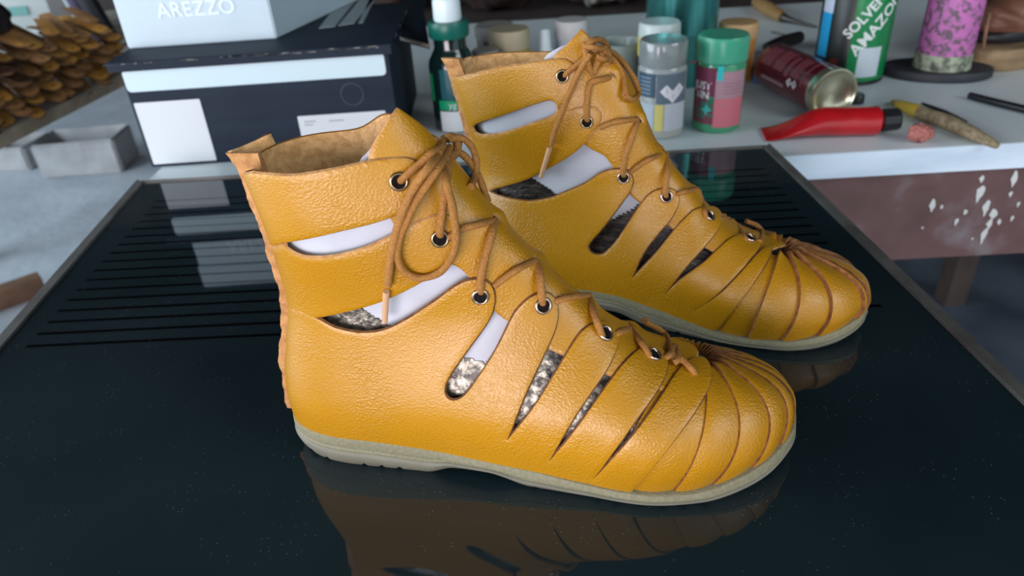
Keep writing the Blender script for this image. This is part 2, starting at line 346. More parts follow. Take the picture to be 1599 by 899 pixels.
class Last:
    """the foot-shaped surface the leather lies on; camera side is -y"""
    NV, NU = 150, 150
    def __init__(s, loc, yaw, zb, xbv, zf, xfv, near, far, shaft=(.0325, .0335)):
        s.o = np.array([*loc, .0003]); a = math.radians(yaw); s.yaw = a
        s.ex = np.array([math.cos(a), math.sin(a), 0]); s.ey = np.array([-math.sin(a), math.cos(a), 0]); s.ez = np.array([0, 0, 1.])
        s.xb = pchip(zb, xbv); s.xf = pchip(zf, xfv); s.wn = pchip(*near); s.wf = pchip(*far); s.shaft = shaft
        zz = np.linspace(.022, .216, 600); xx = s.xf(zz)
        xx = np.minimum.accumulate(xx - np.arange(600) * 1e-9)
        s._zz, s._xx = zz, xx
        ts = np.linspace(.006, .216, 2000); xf = s.xf(ts); L_ = np.concatenate([[0], np.cumsum(np.hypot(np.diff(ts) * 1.3, np.diff(xf)))])
        s.zs = np.interp(np.linspace(0, L_[-1], s.NV + 1), L_, ts)
        P = np.zeros((s.NV + 1, 2 * s.NU + 1, 3))
        for i, z in enumerate(s.zs):
            for side, w in ((0, s.wn), (1, s.wf)):
                t = np.linspace(0, 1, 260); x0, x1 = float(s.xb(z)), float(s.xf(z)); x = x0 + (x1 - x0) * (.5 - .5 * np.cos(PI * t))
                y = s.w(x, z, side, x0, x1); yc = .004 * sstep(.24, .295, x)
                l = np.concatenate([[0], np.cumsum(np.hypot(np.diff(x), np.diff(y)))]); q = np.linspace(0, l[-1], s.NU + 1)
                xi = np.interp(q, l, x); yi = np.interp(q, l, y); ci = .004 * sstep(.24, .295, xi)
                if side == 0: P[i, :s.NU + 1] = np.stack([xi, ci - yi, np.full_like(xi, z)], 1)
                else: P[i, s.NU:] = np.stack([xi, ci + yi, np.full_like(xi, z)], 1)[::-1]
        s.P = P
        du = np.zeros_like(P); du[:, 1:-1] = P[:, 2:] - P[:, :-2]; du[:, 0] = P[:, 1] - P[:, -2]; du[:, -1] = du[:, 0]
        dv = np.zeros_like(P); dv[1:-1] = P[2:] - P[:-2]; dv[0] = P[1] - P[0]; dv[-1] = P[-1] - P[-2]
        N = np.cross(du, dv); N /= np.linalg.norm(N, axis=2, keepdims=True) + 1e-12
        for _ in range(3):
            K = N.copy(); K[1:-1] = (N[1:-1] * 2 + N[2:] + N[:-2]) / 4; K[:, 1:-1] = (K[:, 1:-1] * 2 + K[:, 2:] + K[:, :-2]) / 4; N = K
            N /= np.linalg.norm(N, axis=2, keepdims=True) + 1e-12
        s.N = N
        W_ = 2 * s.NU + 1; vs = [Vector(p) for p in P.reshape(-1, 3)]; tr = []; s.tri = []
        for i in range(s.NV):
            for j in range(2 * s.NU):
                a_, b_, c_, d_ = i * W_ + j, i * W_ + j + 1, (i + 1) * W_ + j + 1, (i + 1) * W_ + j
                tr += [(a_, b_, c_), (a_, c_, d_)]; s.tri += [(i, j, 0), (i, j, 1)]
        s.V, s.T = vs, tr; s.bvh = BVHTree.FromPolygons(vs, tr, all_triangles=True)
        Q = (P.reshape(-1, 3)[:, :1] * s.ex + P.reshape(-1, 3)[:, 1:2] * s.ey + P.reshape(-1, 3)[:, 2:] * s.ez) + s.o - CP
        zc = Q @ FW; s.px = np.stack([IW / 2 + FOC * (Q @ CX) / zc, IH / 2 + FOC * (Q @ CY) / zc], 1)
    def w(s, x, z, side, x0, x1):
        xs = x if z >= .022 else x * .2955 / x1
        W0 = (s.wf if side else s.wn)(xs); b_ = sstep(.045, .105, z); W = W0 * (1 - b_) + (s.shaft[side] - .0085 * (1 - sstep(.10, .165, z))) * b_
        W = W * (1 - .10 * (max(0, .042 - z) / .042) ** 2) + .0016 * math.exp(-((z - .042) / .018) ** 2)
        H = np.interp(-x, -s._xx, s._zz); d = np.clip(s._xx[-1] - x, 0, 1); H = H + 1.6 * d + 60 * d * d
        H = np.where(x >= s._xx[0], .022, H)
        zz = max(0, z - .012)
        f = np.clip(1 - (zz / np.maximum(H - .012, 1e-4)) ** 2.4, 0, 1) ** (1 / 2.4) if z >= .022 else 1.0
        if z < .022: f = np.clip(1 - (zz / np.maximum(np.interp(-xs, -s._xx, s._zz) + 1.6 * d + 60 * d * d - .012, 1e-4)) ** 2.4, 0, 1) ** (1 / 2.4)
        t = np.clip((x - x0) / .042, 0, 1); g = np.clip(1 - (1 - t) ** 2.2, 0, 1) ** (1 / 2.2)
        r = W * f * g; r[0] = 0; r[-1] = 0
        return r
    def loc(s, Pw): d = np.asarray(Pw) - s.o; return np.array([d.dot(s.ex), d.dot(s.ey), d[2]])
    def camray(s, px, py):
        d = ray(px, py); return s.loc(CP), np.array([d.dot(s.ex), d.dot(s.ey), d[2]])
    def _uv(s, idx, p):
        i, j, k = s.tri[idx]; a_, b_, c_ = [np.array(s.V[q]) for q in s.T[idx]]; p = np.array(p)
        v0, v1, v2 = b_ - a_, c_ - a_, p - a_; d00, d01, d11, d20, d21 = v0 @ v0, v0 @ v1, v1 @ v1, v2 @ v0, v2 @ v1
        den = d00 * d11 - d01 * d01 + 1e-20; v = (d11 * d20 - d01 * d21) / den; w = (d00 * d21 - d01 * d20) / den
        return (j + v + w, i + w) if k == 0 else (j + v, i + v + w)
    def hit(s, px, py, far=False):
        o, d = s.camray(px, py); res = None; oo = Vector(o); dd = Vector(d)
        for _ in range(6):
            h_, n_, idx, di = s.bvh.ray_cast(oo, dd)
            if h_ is None: break
            res = s._uv(idx, h_)
            if not far: break
            oo = h_ + dd * 1e-4
        if res is None:
            q = np.argmin(np.hypot(s.px[:, 0] - px, s.px[:, 1] - py)); W_ = 2 * s.NU + 1; res = (float(q % W_), float(q // W_))
        return res
    def xz(s, x, z, side):   # surface point by length position and height
        i = np.interp(z, s.zs, np.arange(s.NV + 1)); r = s.P[int(round(i))]
        seg = r[:s.NU + 1] if side == 0 else r[s.NU:]; j = np.argmin(abs(seg[:, 0] - x)); return (float(j if side == 0 else j + s.NU), float(i))
    def at(s, uv):
        uv = np.atleast_2d(uv); u = np.clip(uv[:, 0], 0, 2 * s.NU - 1e-6); v = np.clip(uv[:, 1], 0, s.NV - 1e-6)
        j = u.astype(int); i = v.astype(int); a_ = (u - j)[:, None]; b_ = (v - i)[:, None]
        def bl(A): return (A[i, j] * (1 - a_) + A[i, j + 1] * a_) * (1 - b_) + (A[i + 1, j] * (1 - a_) + A[i + 1, j + 1] * a_) * b_
        n = bl(s.N); return bl(s.P), n / (np.linalg.norm(n, axis=1, keepdims=True) + 1e-12)
    def onplane(s, px, py, yl=0.0):
        o, d = s.camray(px, py); t = (yl - o[1]) / d[1]; return o + d * t
    def pt(s, px, py, off=0.0):
        P, N = s.at([s.hit(px, py)]); return P[0] + N[0] * off
def inpoly(pts, poly):
    x, y = pts[:, 0], pts[:, 1]; r = np.zeros(len(pts), bool); n = len(poly); j = n - 1
    for i in range(n):
        xi, yi = poly[i]; xj, yj = poly[j]
        if yi != yj:
            c = ((yi > y) != (yj > y)) & (x < (xj - xi) * (y - yi) / (yj - yi) + xi); r ^= c
        j = i
    return r
def loop_uv(L_, pts):
    """pts: (px,py), (px,py,'c') corner, ('s',x,z,side), ('s',x,z,side,'c'), ('u',u,v), ('f',px,py) far wall. Smooth closed curve in surface coordinates"""
    ispx = lambda p: not isinstance(p[0], str)
    n0 = len(pts); cor = [p[-1] == 'c' for p in pts]; dense = []
    for i, p in enumerate(pts):
        dense.append(p); q = pts[(i + 1) % n0]
        if ispx(p) and ispx(q):
            b0, c0 = np.array(p[:2], float), np.array(q[:2], float)
            a0 = np.array(pts[i - 1][:2], float) if ispx(pts[i - 1]) and not cor[i] else b0
            r = pts[(i + 2) % n0]; d0 = np.array(r[:2], float) if ispx(r) and not cor[(i + 1) % n0] else c0
            m = max(2, int(np.linalg.norm(c0 - b0) / 5))
            for k in range(1, m):
                t = k / m; w = 0.5 * ((2 * b0) + (c0 - a0) * t + (2 * a0 - 5 * b0 + 4 * c0 - d0) * t * t + (3 * b0 - a0 - 3 * c0 + d0) * t ** 3)
                dense.append((float(w[0]), float(w[1])))
    pts = dense; out = []
    for p in pts:
        c = p[-1] == 'c'; q = p[:-1] if c else p
        if q[0] == 's': uv = L_.xz(q[1], q[2], q[3])
        elif q[0] == 'u': uv = (q[1], q[2])
        elif q[0] == 'f': uv = L_.hit(q[1], q[2], far=True)
        else: uv = L_.hit(q[0], q[1])
        out.append((np.array(uv, float), c))
    n = len(out); cs = [i for i in range(n) if out[i][1]]
    if not cs: 
        res = catmull([o[0] for o in out], 6, True)
    else:
        res = []; 
        for a_, k in enumerate(cs):
            e_ = cs[(a_ + 1) % len(cs)]; idx = [k]; i = k
            while True:
                i = (i + 1) % n; idx.append(i)
                if i == e_: break
            seg = [out[i][0] for i in idx]; res += catmull(seg, 6)[:-1] if len(seg) > 2 else [seg[0] + (seg[1] - seg[0]) * t / 6 for t in range(6)]
    # resample at even spacing
    P = np.array(res + [res[0]]); keep = [0]
    l = np.concatenate([[0], np.cumsum(np.hypot(*np.diff(P, axis=0).T))]); m = max(12, int(l[-1] / 0.9)); q = np.linspace(0, l[-1], m, endpoint=False)
    corners = [l[i * 1] for i in range(0)]
    Q = np.stack([np.interp(q, l, P[:, 0]), np.interp(q, l, P[:, 1])], 1)
    return Q
def sheet(name, L_, outer, holes=(), off=0.0, th=.0015, mats=None, parent=None, mesh=None, edge_drop=.0004, step=1.0, flare=.0008):
    loops = [loop_uv(L_, outer) if not isinstance(outer, np.ndarray) else outer] + [loop_uv(L_, h_) if not isinstance(h_, np.ndarray) else h_ for h_ in holes]
    lo, hi = loops[0].min(0), loops[0].max(0)
    gx, gy = np.meshgrid(np.arange(lo[0], hi[0], step), np.arange(lo[1], hi[1], step)); g_ = np.stack([gx.ravel(), gy.ravel()], 1)
    g_[:, 0] += (np.round((g_[:, 1] - lo[1]) / step) % 2) * step * .5
    ok = inpoly(g_, loops[0])
    for h_ in loops[1:]: ok &= ~inpoly(g_, h_)
    g_ = g_[ok]; bd = np.concatenate(loops); keep = np.ones(len(g_), bool)
    for p in bd: keep &= (np.abs(g_[:, 0] - p[0]) + np.abs(g_[:, 1] - p[1])) > .62 * step
    g_ = g_[keep]
    pts = [Vector(p) for p in np.concatenate([bd, g_])]; edges = []; k = 0
    for l in loops:
        n = len(l); edges += [(k + i, k + (i + 1) % n) for i in range(n)]; k += n
    vo, eo, fo, _, _, _ = delaunay_2d_cdt(pts, edges, [], 0, 1e-5)
    V = np.array([tuple(v) for v in vo]); F = np.array([tuple(f) for f in fo if len(f) == 3])
    cen = V[F].mean(1); ok = inpoly(cen, loops[0])
    for h_ in loops[1:]: ok &= ~inpoly(cen, h_)
    F = F[ok]
    used = np.unique(F); mp = -np.ones(len(V), int); mp[used] = np.arange(len(used)); V = V[used]; F = mp[F]
    P, N = L_.at(V); o_ = off(P, V) if callable(off) else np.full(len(P), off)
    cnt = {}
    for f in F:
        for a_, b_ in ((f[0], f[1]), (f[1], f[2]), (f[2], f[0])):
            cnt[(a_, b_)] = 1
    be = [e_ for e_ in cnt if (e_[1], e_[0]) not in cnt]; isb = np.zeros(len(V), bool)
    for a_, b_ in be: isb[a_] = isb[b_] = True
    bot = P + N * o_[:, None]; top = P + N * (o_ + th - edge_drop * isb)[:, None]
    # orientation: outward
    f0 = F[0]; nn = np.cross(P[f0[1]] - P[f0[0]], P[f0[2]] - P[f0[0]])
    sgn = np.mean([np.dot(np.cross(P[f[1]] - P[f[0]], P[f[2]] - P[f[0]]), N[f[0]]) > 0 for f in F[:: max(1, len(F) // 50)]]) > .5
    n = len(V); Ft = F if sgn else F[:, ::-1]; Fb = Ft[:, ::-1] + n
    # rim gets its own vertices for a crisp edge
    bi = {v: k_ for k_, v in enumerate(np.nonzero(isb)[0])}; nb = len(bi); bidx = np.array(list(bi.keys()), dtype=int)
    outw = np.zeros((len(V), 3))
    for a_, b_ in be:
        e_ = P[b_] - P[a_]; o2 = np.cross(e_, N[a_]) * (1 if sgn else -1); o2 /= np.linalg.norm(o2) + 1e-12; outw[a_] += o2; outw[b_] += o2
    outw /= np.linalg.norm(outw, axis=1, keepdims=True) + 1e-12
    verts = np.concatenate([top, bot, top[bidx], bot[bidx] + outw[bidx] * flare])
    rim = []
    for a_, b_ in be:
        a2, b2, a3, b3 = 2 * n + bi[a_], 2 * n + bi[b_], 2 * n + nb + bi[a_], 2 * n + nb + bi[b_]
        rim.append((a2, a3, b3, b2) if sgn else (a2, b2, b3, a3))
    faces = [tuple(f) for f in Ft] + [tuple(f) for f in Fb] + rim
    mi = [0] * len(Ft) + [1] * len(Fb) + [2] * len(rim)
    return mesh_obj(name, verts, faces, mats or [M['leather'], M['suede'], M['raw']], parent, mi)

def make_sole(L_, parent, zs_pts, ledge=.0035):
    zt = pchip(*zs_pts); zbf = pchip([0, .01, .03, .088, .105, .125, .15, .25, .28, .303], [.006, .0022, 0, 0, .0058, .0068, .0005, 0, .0022, .0085])
    k = int(np.argmin(abs(L_.zs - .02))); ring = L_.P[k][:-1, :2]; n = len(ring)
    t = np.roll(ring, -1, 0) - np.roll(ring, 1, 0); t /= np.linalg.norm(t, axis=1, keepdims=True) + 1e-12; nr = np.stack([t[:, 1], -t[:, 0]], 1)
    for _ in range(12): nr = (nr + np.roll(nr, 1, 0) + np.roll(nr, -1, 0)) / 3
    nr /= np.linalg.norm(nr, axis=1, keepdims=True)
    l = np.concatenate([[0], np.cumsum(np.linalg.norm(np.diff(ring, axis=0), axis=1))])
    def ringat(d, f, notch=0):
        xy = ring + nr * d; x = xy[:, 0]; zb_ = zbf(x); z = zb_ + (zt(x) - zb_) * f
        if notch:
            ph = (l / .0115) % 1; nn = ((ph < .13) & ((x < .092) | (x > .15))) * 1.0
            z = z + nn * .0016
        return np.column_stack([xy, z])
    def loft(name, spec, m, capT, capB):
        R = [ringat(*s_) for s_ in spec]; vs = np.concatenate(R); fs = []
        for i in range(len(R) - 1):
            for j in range(n): fs.append((i * n + j, i * n + (j + 1) % n, (i + 1) * n + (j + 1) % n, (i + 1) * n + j))
        def cap(i, flip):
            # strips across from camera side to far side
            for j in range(1, n // 2):
                a_, b_, c_, d_ = i * n + j, i * n + j + 1, i * n + (n - j - 1) % n, i * n + (n - j) % n
                q = (a_, b_, c_, d_) if b_ != c_ else (a_, b_, d_)
                fs.append(q[::-1] if flip else q)
            a_ = (i * n + 0, i * n + 1, i * n + n - 1); fs.append(a_[::-1] if flip else a_)
        cap(0, True); cap(len(R) - 1, False)
        return mesh_obj(name, vs, fs, m, parent, smooth=True, angle=40)
    lg = ledge
    loft('midsole', [(lg - .004, .42), (lg + .0002, .45), (lg + .0008, .52), (lg + .0002, .56), (lg + .0009, .62), (lg + .0006, .85), (lg - .0002, .97), (lg - .0014, 1.0), (lg - .008, .985)], M['midsole'], 1, 0)
    o = loft('outsole', [(lg - .008, .03), (lg - .0026, 0, 1), (lg - .0012, .05, 1), (lg + .0004, .20), (lg + .0014, .36), (lg + .0010, .41), (lg + .0, .46), (lg - .004, .47)], M['outsole'], 1, 0)

def eyelet(L_, px, py, off, m, parent, r=.0046):
    P, N = L_.at([L_.hit(px, py)]); b = MB()
    b.lathe([(r * .98, 0), (r, .0004), (r * .93, .0010), (r * .82, .0013), (r * .72, .0011), (r * .66, .0005), (r * .64, 0)], 32, 0, axis=N[0], c=P[0] + N[0] * off)
    b.lathe([(0, .0001), (r * .65, .0001)], 32, 1, axis=N[0], c=P[0] + N[0] * off)  # flat disc, coloured dark for the shade inside the eyelet hole
    return b.obj('eyelet', [m, M['dark']], parent, smooth=True, angle=60)

def cord(L_, lines, parent, r=.0021, aglets=()):
    b = MB()
    for ln in lines:
        pts = []
        for p in ln:
            if len(p) == 3:
                P_, N_ = L_.at([L_.hit(p[0], p[1])]); q = P_[0] + N_[0] * p[2]; o, d = L_.camray(p[0], p[1]); dn = d @ N_[0]
                t_ = (q - o) @ d; t2 = ((q - o) @ N_[0]) / dn if dn < -.22 else t_
                pts.append(o + d * max(t_ - .006, min(t_ + .006, t2)))
            else: pts.append(L_.onplane(p[0], p[1], p[2]))
        pts = catmull(pts, 7) if len(pts) > 2 else pts
        # slight wobble, as a soft round cord has
        ph = rng.rand() * 6; rr = [r * (1 + .05 * math.sin(i * .9 + ph)) for i in range(len(pts))]
        b.tube(pts, rr, n=10, smooth_pts=False, flat=.86)
    o = b.obj('lace', M['lace'], parent, smooth=True, angle=60); 
    for ln in aglets:
        pts = [L_.pt(p[0], p[1], p[2]) for p in ln]; c = MB(); c.tube(pts, [r * .85, r * .8, r * .72], n=10, smooth_pts=False); c.obj('aglet', M['aglet'], o, smooth=True, angle=60)
    return o

def pleats(L_, hub, soles, n_more, parent, lo=.0002, hi=.0019, th=.0013, Qc=(.228, 0, .012), bow=.10, flare=.0009, edge='raw', hubh=.0022):
    Q = np.array(Qc); hp = L_.pt(*hub); dh = hp - Q; dh /= np.linalg.norm(dh)
    us = [L_.hit(*p)[0] for p in soles]; u_end = 2 * L_.NU - us[0]; last = us[-1]
    us += list(last + (u_end - last) * (np.arange(1, n_more + 1) / n_more) ** .85)
    vlo = 1.0
    def d_of(u): P, _ = L_.at([(u, vlo)]); d = P[0] - Q; return d / np.linalg.norm(d)
    NT = 34; NS = 9
    for k in range(len(us) - 1):
        ua, ub = us[k], us[k + 1]; ext_ = (ub - ua) * .30
        S = ([-.30] if k == 0 else []) + [i / (NS - 1) for i in range(NS)] + ([1.28] if k < len(us) - 2 else [])
        top = []; bot = []
        for t in np.linspace(.055, 1, NT):
            for s_ in S:
                ds = d_of(ua + (ub - ua) * s_)
                om = math.acos(max(-1, min(1, dh @ ds))); d = (math.sin((1 - t) * om) * dh + math.sin(t * om) * ds) / math.sin(om)
                pr = np.cross(dh, ds); pr /= np.linalg.norm(pr); d = d + pr * bow * math.sin(PI * min(1, t * 1.0)) * (1 - t * .35); d /= np.linalg.norm(d)
                h_, n_, idx, di = L_.bvh.ray_cast(Vector(Q), Vector(d))
                if h_ is None: h_ = Vector(Q + d * .05); n = d
                else: _, nn = L_.at([L_._uv(idx, h_)]); n = nn[0]
                sc = min(1, max(0, 1 - s_)) if k > 0 else 0; prof = lo + (hi - lo) * (sc ** 1.5) - (.0007 if s_ < 0 or s_ > 1 else 0)
                hubr = hubh * math.exp(-((t - .16) / .10) ** 2) * (sc ** 2)
                sink = -.013 * max(0, 1 - t / .20) ** 1.3
                bulge = .0010 * math.sin(PI * min(1, max(0, s_))) * sstep(.2, .6, t)
                o_ = prof + hubr + sink + bulge
                p = np.array(h_) + n * o_; top.append(p + n * (th - (.0003 if s_ == 0 else 0))); bot.append(p - n * (prof - lo) * (1.0 if s_ < .3 and k > 0 else 0))
        W_ = len(S); nn_ = len(top); fs = []; mi = []
        for i in range(NT - 1):
            for j in range(W_ - 1):
                a_, b_, c_, d_ = i * W_ + j, i * W_ + j + 1, (i + 1) * W_ + j + 1, (i + 1) * W_ + j
                fs.append((a_, d_, c_, b_)); mi.append(0); fs.append((a_ + nn_, b_ + nn_, c_ + nn_, d_ + nn_)); mi.append(1)
        vs = top + bot; base = len(vs)
        def strip(idx, flip):
            nonlocal vs; b0 = len(vs); vs += [top[i] for i in idx] + [bot[i] for i in idx]; m_ = len(idx)
            for q in range(m_ - 1):
                f = (b0 + q, b0 + q + 1, b0 + m_ + q + 1, b0 + m_ + q); fs.append(f if not flip else f[::-1]); mi.append(2)
        for i in range(NT):      # skived free edge: foot of the edge reaches forward
            if k > 0: e1 = bot[i * W_] - bot[i * W_ + 1]; bot[i * W_] = bot[i * W_] + e1 / (np.linalg.norm(e1) + 1e-9) * flare * sstep(0, .25, i / (NT - 1))
        strip([i * W_ + W_ - 1 for i in range(NT)], False); strip([i * W_ for i in range(NT)], True)
        strip([j for j in range(W_)], False); strip([(NT - 1) * W_ + j for j in range(W_)], True)
        mesh_obj('toe_pleat', vs, fs, [M['leather'], M['suede'], M[edge]], parent, mi)

def inner_grid(name, L_, m, parent, off, vmax, region=None, invert=False):
    """closed last surface inside the boot, cut to a region of surface coordinates"""
    W_ = 2 * L_.NU + 1; P, N = L_.P, L_.N; vs = (P + N * off).reshape(-1, 3)
    gi, gj = np.meshgrid(np.arange(L_.NV), np.arange(2 * L_.NU), indexing='ij'); c = np.stack([gj.ravel() + .5, gi.ravel() + .5], 1)
    ok = np.ones(len(c), bool)
    if region is not None: ok = inpoly(c, region); ok = ~ok if invert else ok
    ok &= c[:, 1] < vmax
    fs = [(i * W_ + j, i * W_ + j + 1, (i + 1) * W_ + j + 1, (i + 1) * W_ + j) for (j, i) in c[ok].astype(int)]
    used = sorted({q for f in fs for q in f}); mp = {q: k for k, q in enumerate(used)}
    vs = [vs[q] for q in used]; fs = [tuple(mp[q] for q in f) for f in fs]
    if not invert or region is not None and invert:
        i = int(vmax); row = [i * W_ + j for j in range(2 * L_.NU)]
        if all(q in mp for q in row): 
            n = len(row)
            for j in range(1, n // 2 - 1): fs.append((mp[row[j]], mp[row[j + 1]], mp[row[n - j - 1]], mp[row[n - j]]))
    return mesh_obj(name, vs, fs, m, parent)
ZB = [.006, .02, .035, .055, .075, .1, .12, .144, .16, .175, .19, .216]
def build_boot(name, label, L_, S):
    root = empty(name, tuple(L_.o), L_.yaw, label, 'boot', 'pair of yellow leather boots')
    # sole
    make_sole(L_, root, S['soletop'])
    # last inside: white upper, dark metallic cover
    reg = loop_uv(L_, S['cover']); vm = float(np.interp(.150, L_.zs, np.arange(L_.NV + 1)))
    inner_grid('shoe_last', L_, M['white_last'], root, -.0030, vm, reg, True)
    inner_grid('last_cover', L_, S['foil'], root, -.0024, vm, reg)
    vt = lambda z: float(np.interp(z, L_.zs, np.arange(L_.NV + 1)))
    # plastic sheet tucked behind the tongue
    sheet('plastic_sheet', L_, [('s', .03, .135, 0), ('s', .03, S.get('ptop', .163), 0), ('s', .06, S.get('ptop', .163), 0), ('s', .105, S.get('ptop', .163), 0), ('s', .11, .14, 0), ('s', .07, .135, 0)], off=-.0022, th=.0006, mats=[M['white_last']] * 3, parent=root)
    if 'paper' in S: sheet('plastic_sheet', L_, S['paper'], off=-.0035, th=.0006, mats=[M['white_last']] * 3, parent=root)
    # tongue and hidden-side upper in one leather
    bumps = []
    for (sx, sy, dx, dy) in S['slits']:
        uv = L_.hit(sx + dx * .6, sy + dy * .6); bumps.append((L_.at([uv])[0][0], .0024))
    def toff(P, V):
        o = np.full(len(P), .0002)
        for c, a in bumps: o = o + a * np.exp(-(np.linalg.norm(P - c, axis=1) / .0052) ** 2)
        return o
    holes = []
    for (sx, sy, dx, dy) in S['slits']:
        c = np.array(L_.hit(sx, sy)); a = np.array(L_.hit(sx - dy * .8, sy + dx * .8)); e_ = np.array(L_.hit(sx + dy * .8, sy - dx * .8)); ax = (a - e_) / 2
        q = np.array(L_.hit(sx - dx * .25, sy - dy * .25)) - c; h_ = []
        for k in range(18):
            t = 2 * PI * k / 18; h_.append(c + ax * math.cos(t) + q * math.sin(t))
        holes.append(np.array(h_))
    sheet('tongue', L_, S['tongue'], holes=holes, off=toff, th=.0014, parent=root, mats=[M['leather'], M['suede'], M['raw2']])
    # camera-side pieces
    for pc in S['pieces']:
        sheet(pc['name'], L_, pc['o'], holes=pc.get('h', ()), off=pc.get('off', .0018), th=.0016, parent=root, mats=[M['leather'], M['suede'], M['raw2' if 'ankle' in pc['name'] else 'raw']])
    pleats(L_, S['hub'], S['psoles'], S['nmore'], root, **S.get('pk', {}))
    for e_ in S['eyelets']:
        eyelet(L_, e_[0], e_[1], .0040, M[e_[2]], root, e_[3] if len(e_) > 3 else .0046)
    cord(L_, S['cords'], root, aglets=S['aglets'])
    # back seam flange
    zf_, xf_ = S['flange']; fl = pchip(zf_, xf_); b = MB(); zz = np.linspace(zf_[0], zf_[-1], 70); vs = []
    for i, z in enumerate(zz):
        x0 = float(fl(z)) + .0005 * math.sin(z * 190) + .00035 * math.sin(z * 430 + 1) + .0002 * math.sin(z * 1010); x1 = float(L_.xb(z)) + .004; y = .0021 + .0005 * math.sin(z * 400)
        vs += [(x0, -y * .8 + .0003, z), (x0 - .0006, .0001, z), (x0, y * .9, z), (x1, y, z), (x1, -y, z)]
    fs = [(i * 5 + k, i * 5 + (k + 1) % 5, (i + 1) * 5 + (k + 1) % 5, (i + 1) * 5 + k) for i in range(69) for k in range(5)] + [(4, 3, 2, 1, 0), tuple(69 * 5 + k for k in range(5))]
    b.add(vs, fs); o = b.obj('back_seam', M['raw2'], root, smooth=True, angle=50); o['label'] = 'raw tan seam edge'
    # pull tab
    A, B, C_, D = [L_.onplane(*q) for q in S['tab']]; g_ = []
    n_ = np.cross(B - A, D - A); n_ /= np.linalg.norm(n_); n_ = n_ if n_[1] < 0 else -n_
    for i in range(9):
        for j in range(7):
            s_, t = i / 8, j / 6; g_.append(A * (1 - s_) * (1 - t) + B * s_ * (1 - t) + C_ * s_ * t + D * (1 - s_) * t + n_ * (-.0012 * math.sin(PI * s_) * 1.5 + .0003 * math.sin(i * 2.1 + j)))
    fs = [(i * 7 + j, (i + 1) * 7 + j, (i + 1) * 7 + j + 1, i * 7 + j + 1) for i in range(8) for j in range(6)]
    mo = mesh_obj('pull_tab', g_, fs, [M['suede'], M['raw']], root); md = mo.modifiers.new('s', 'SOLIDIFY'); md.thickness = .0018; md.offset = 0; md.material_offset_rim = 1
    mo['label'] = 'tan suede tab standing above the collar'
    return root
M['edge_mid'] = mat('toe_edge', (0.30, 0.13, 0.045), 0.9, col2=(0.16, 0.065, 0.02), nscale=250)
M['raw2'] = mat('seam_edge', (0.60, 0.33, 0.13), 0.9, col2=(0.40, 0.19, 0.065), nscale=180, bump=0.6, bscale=600)

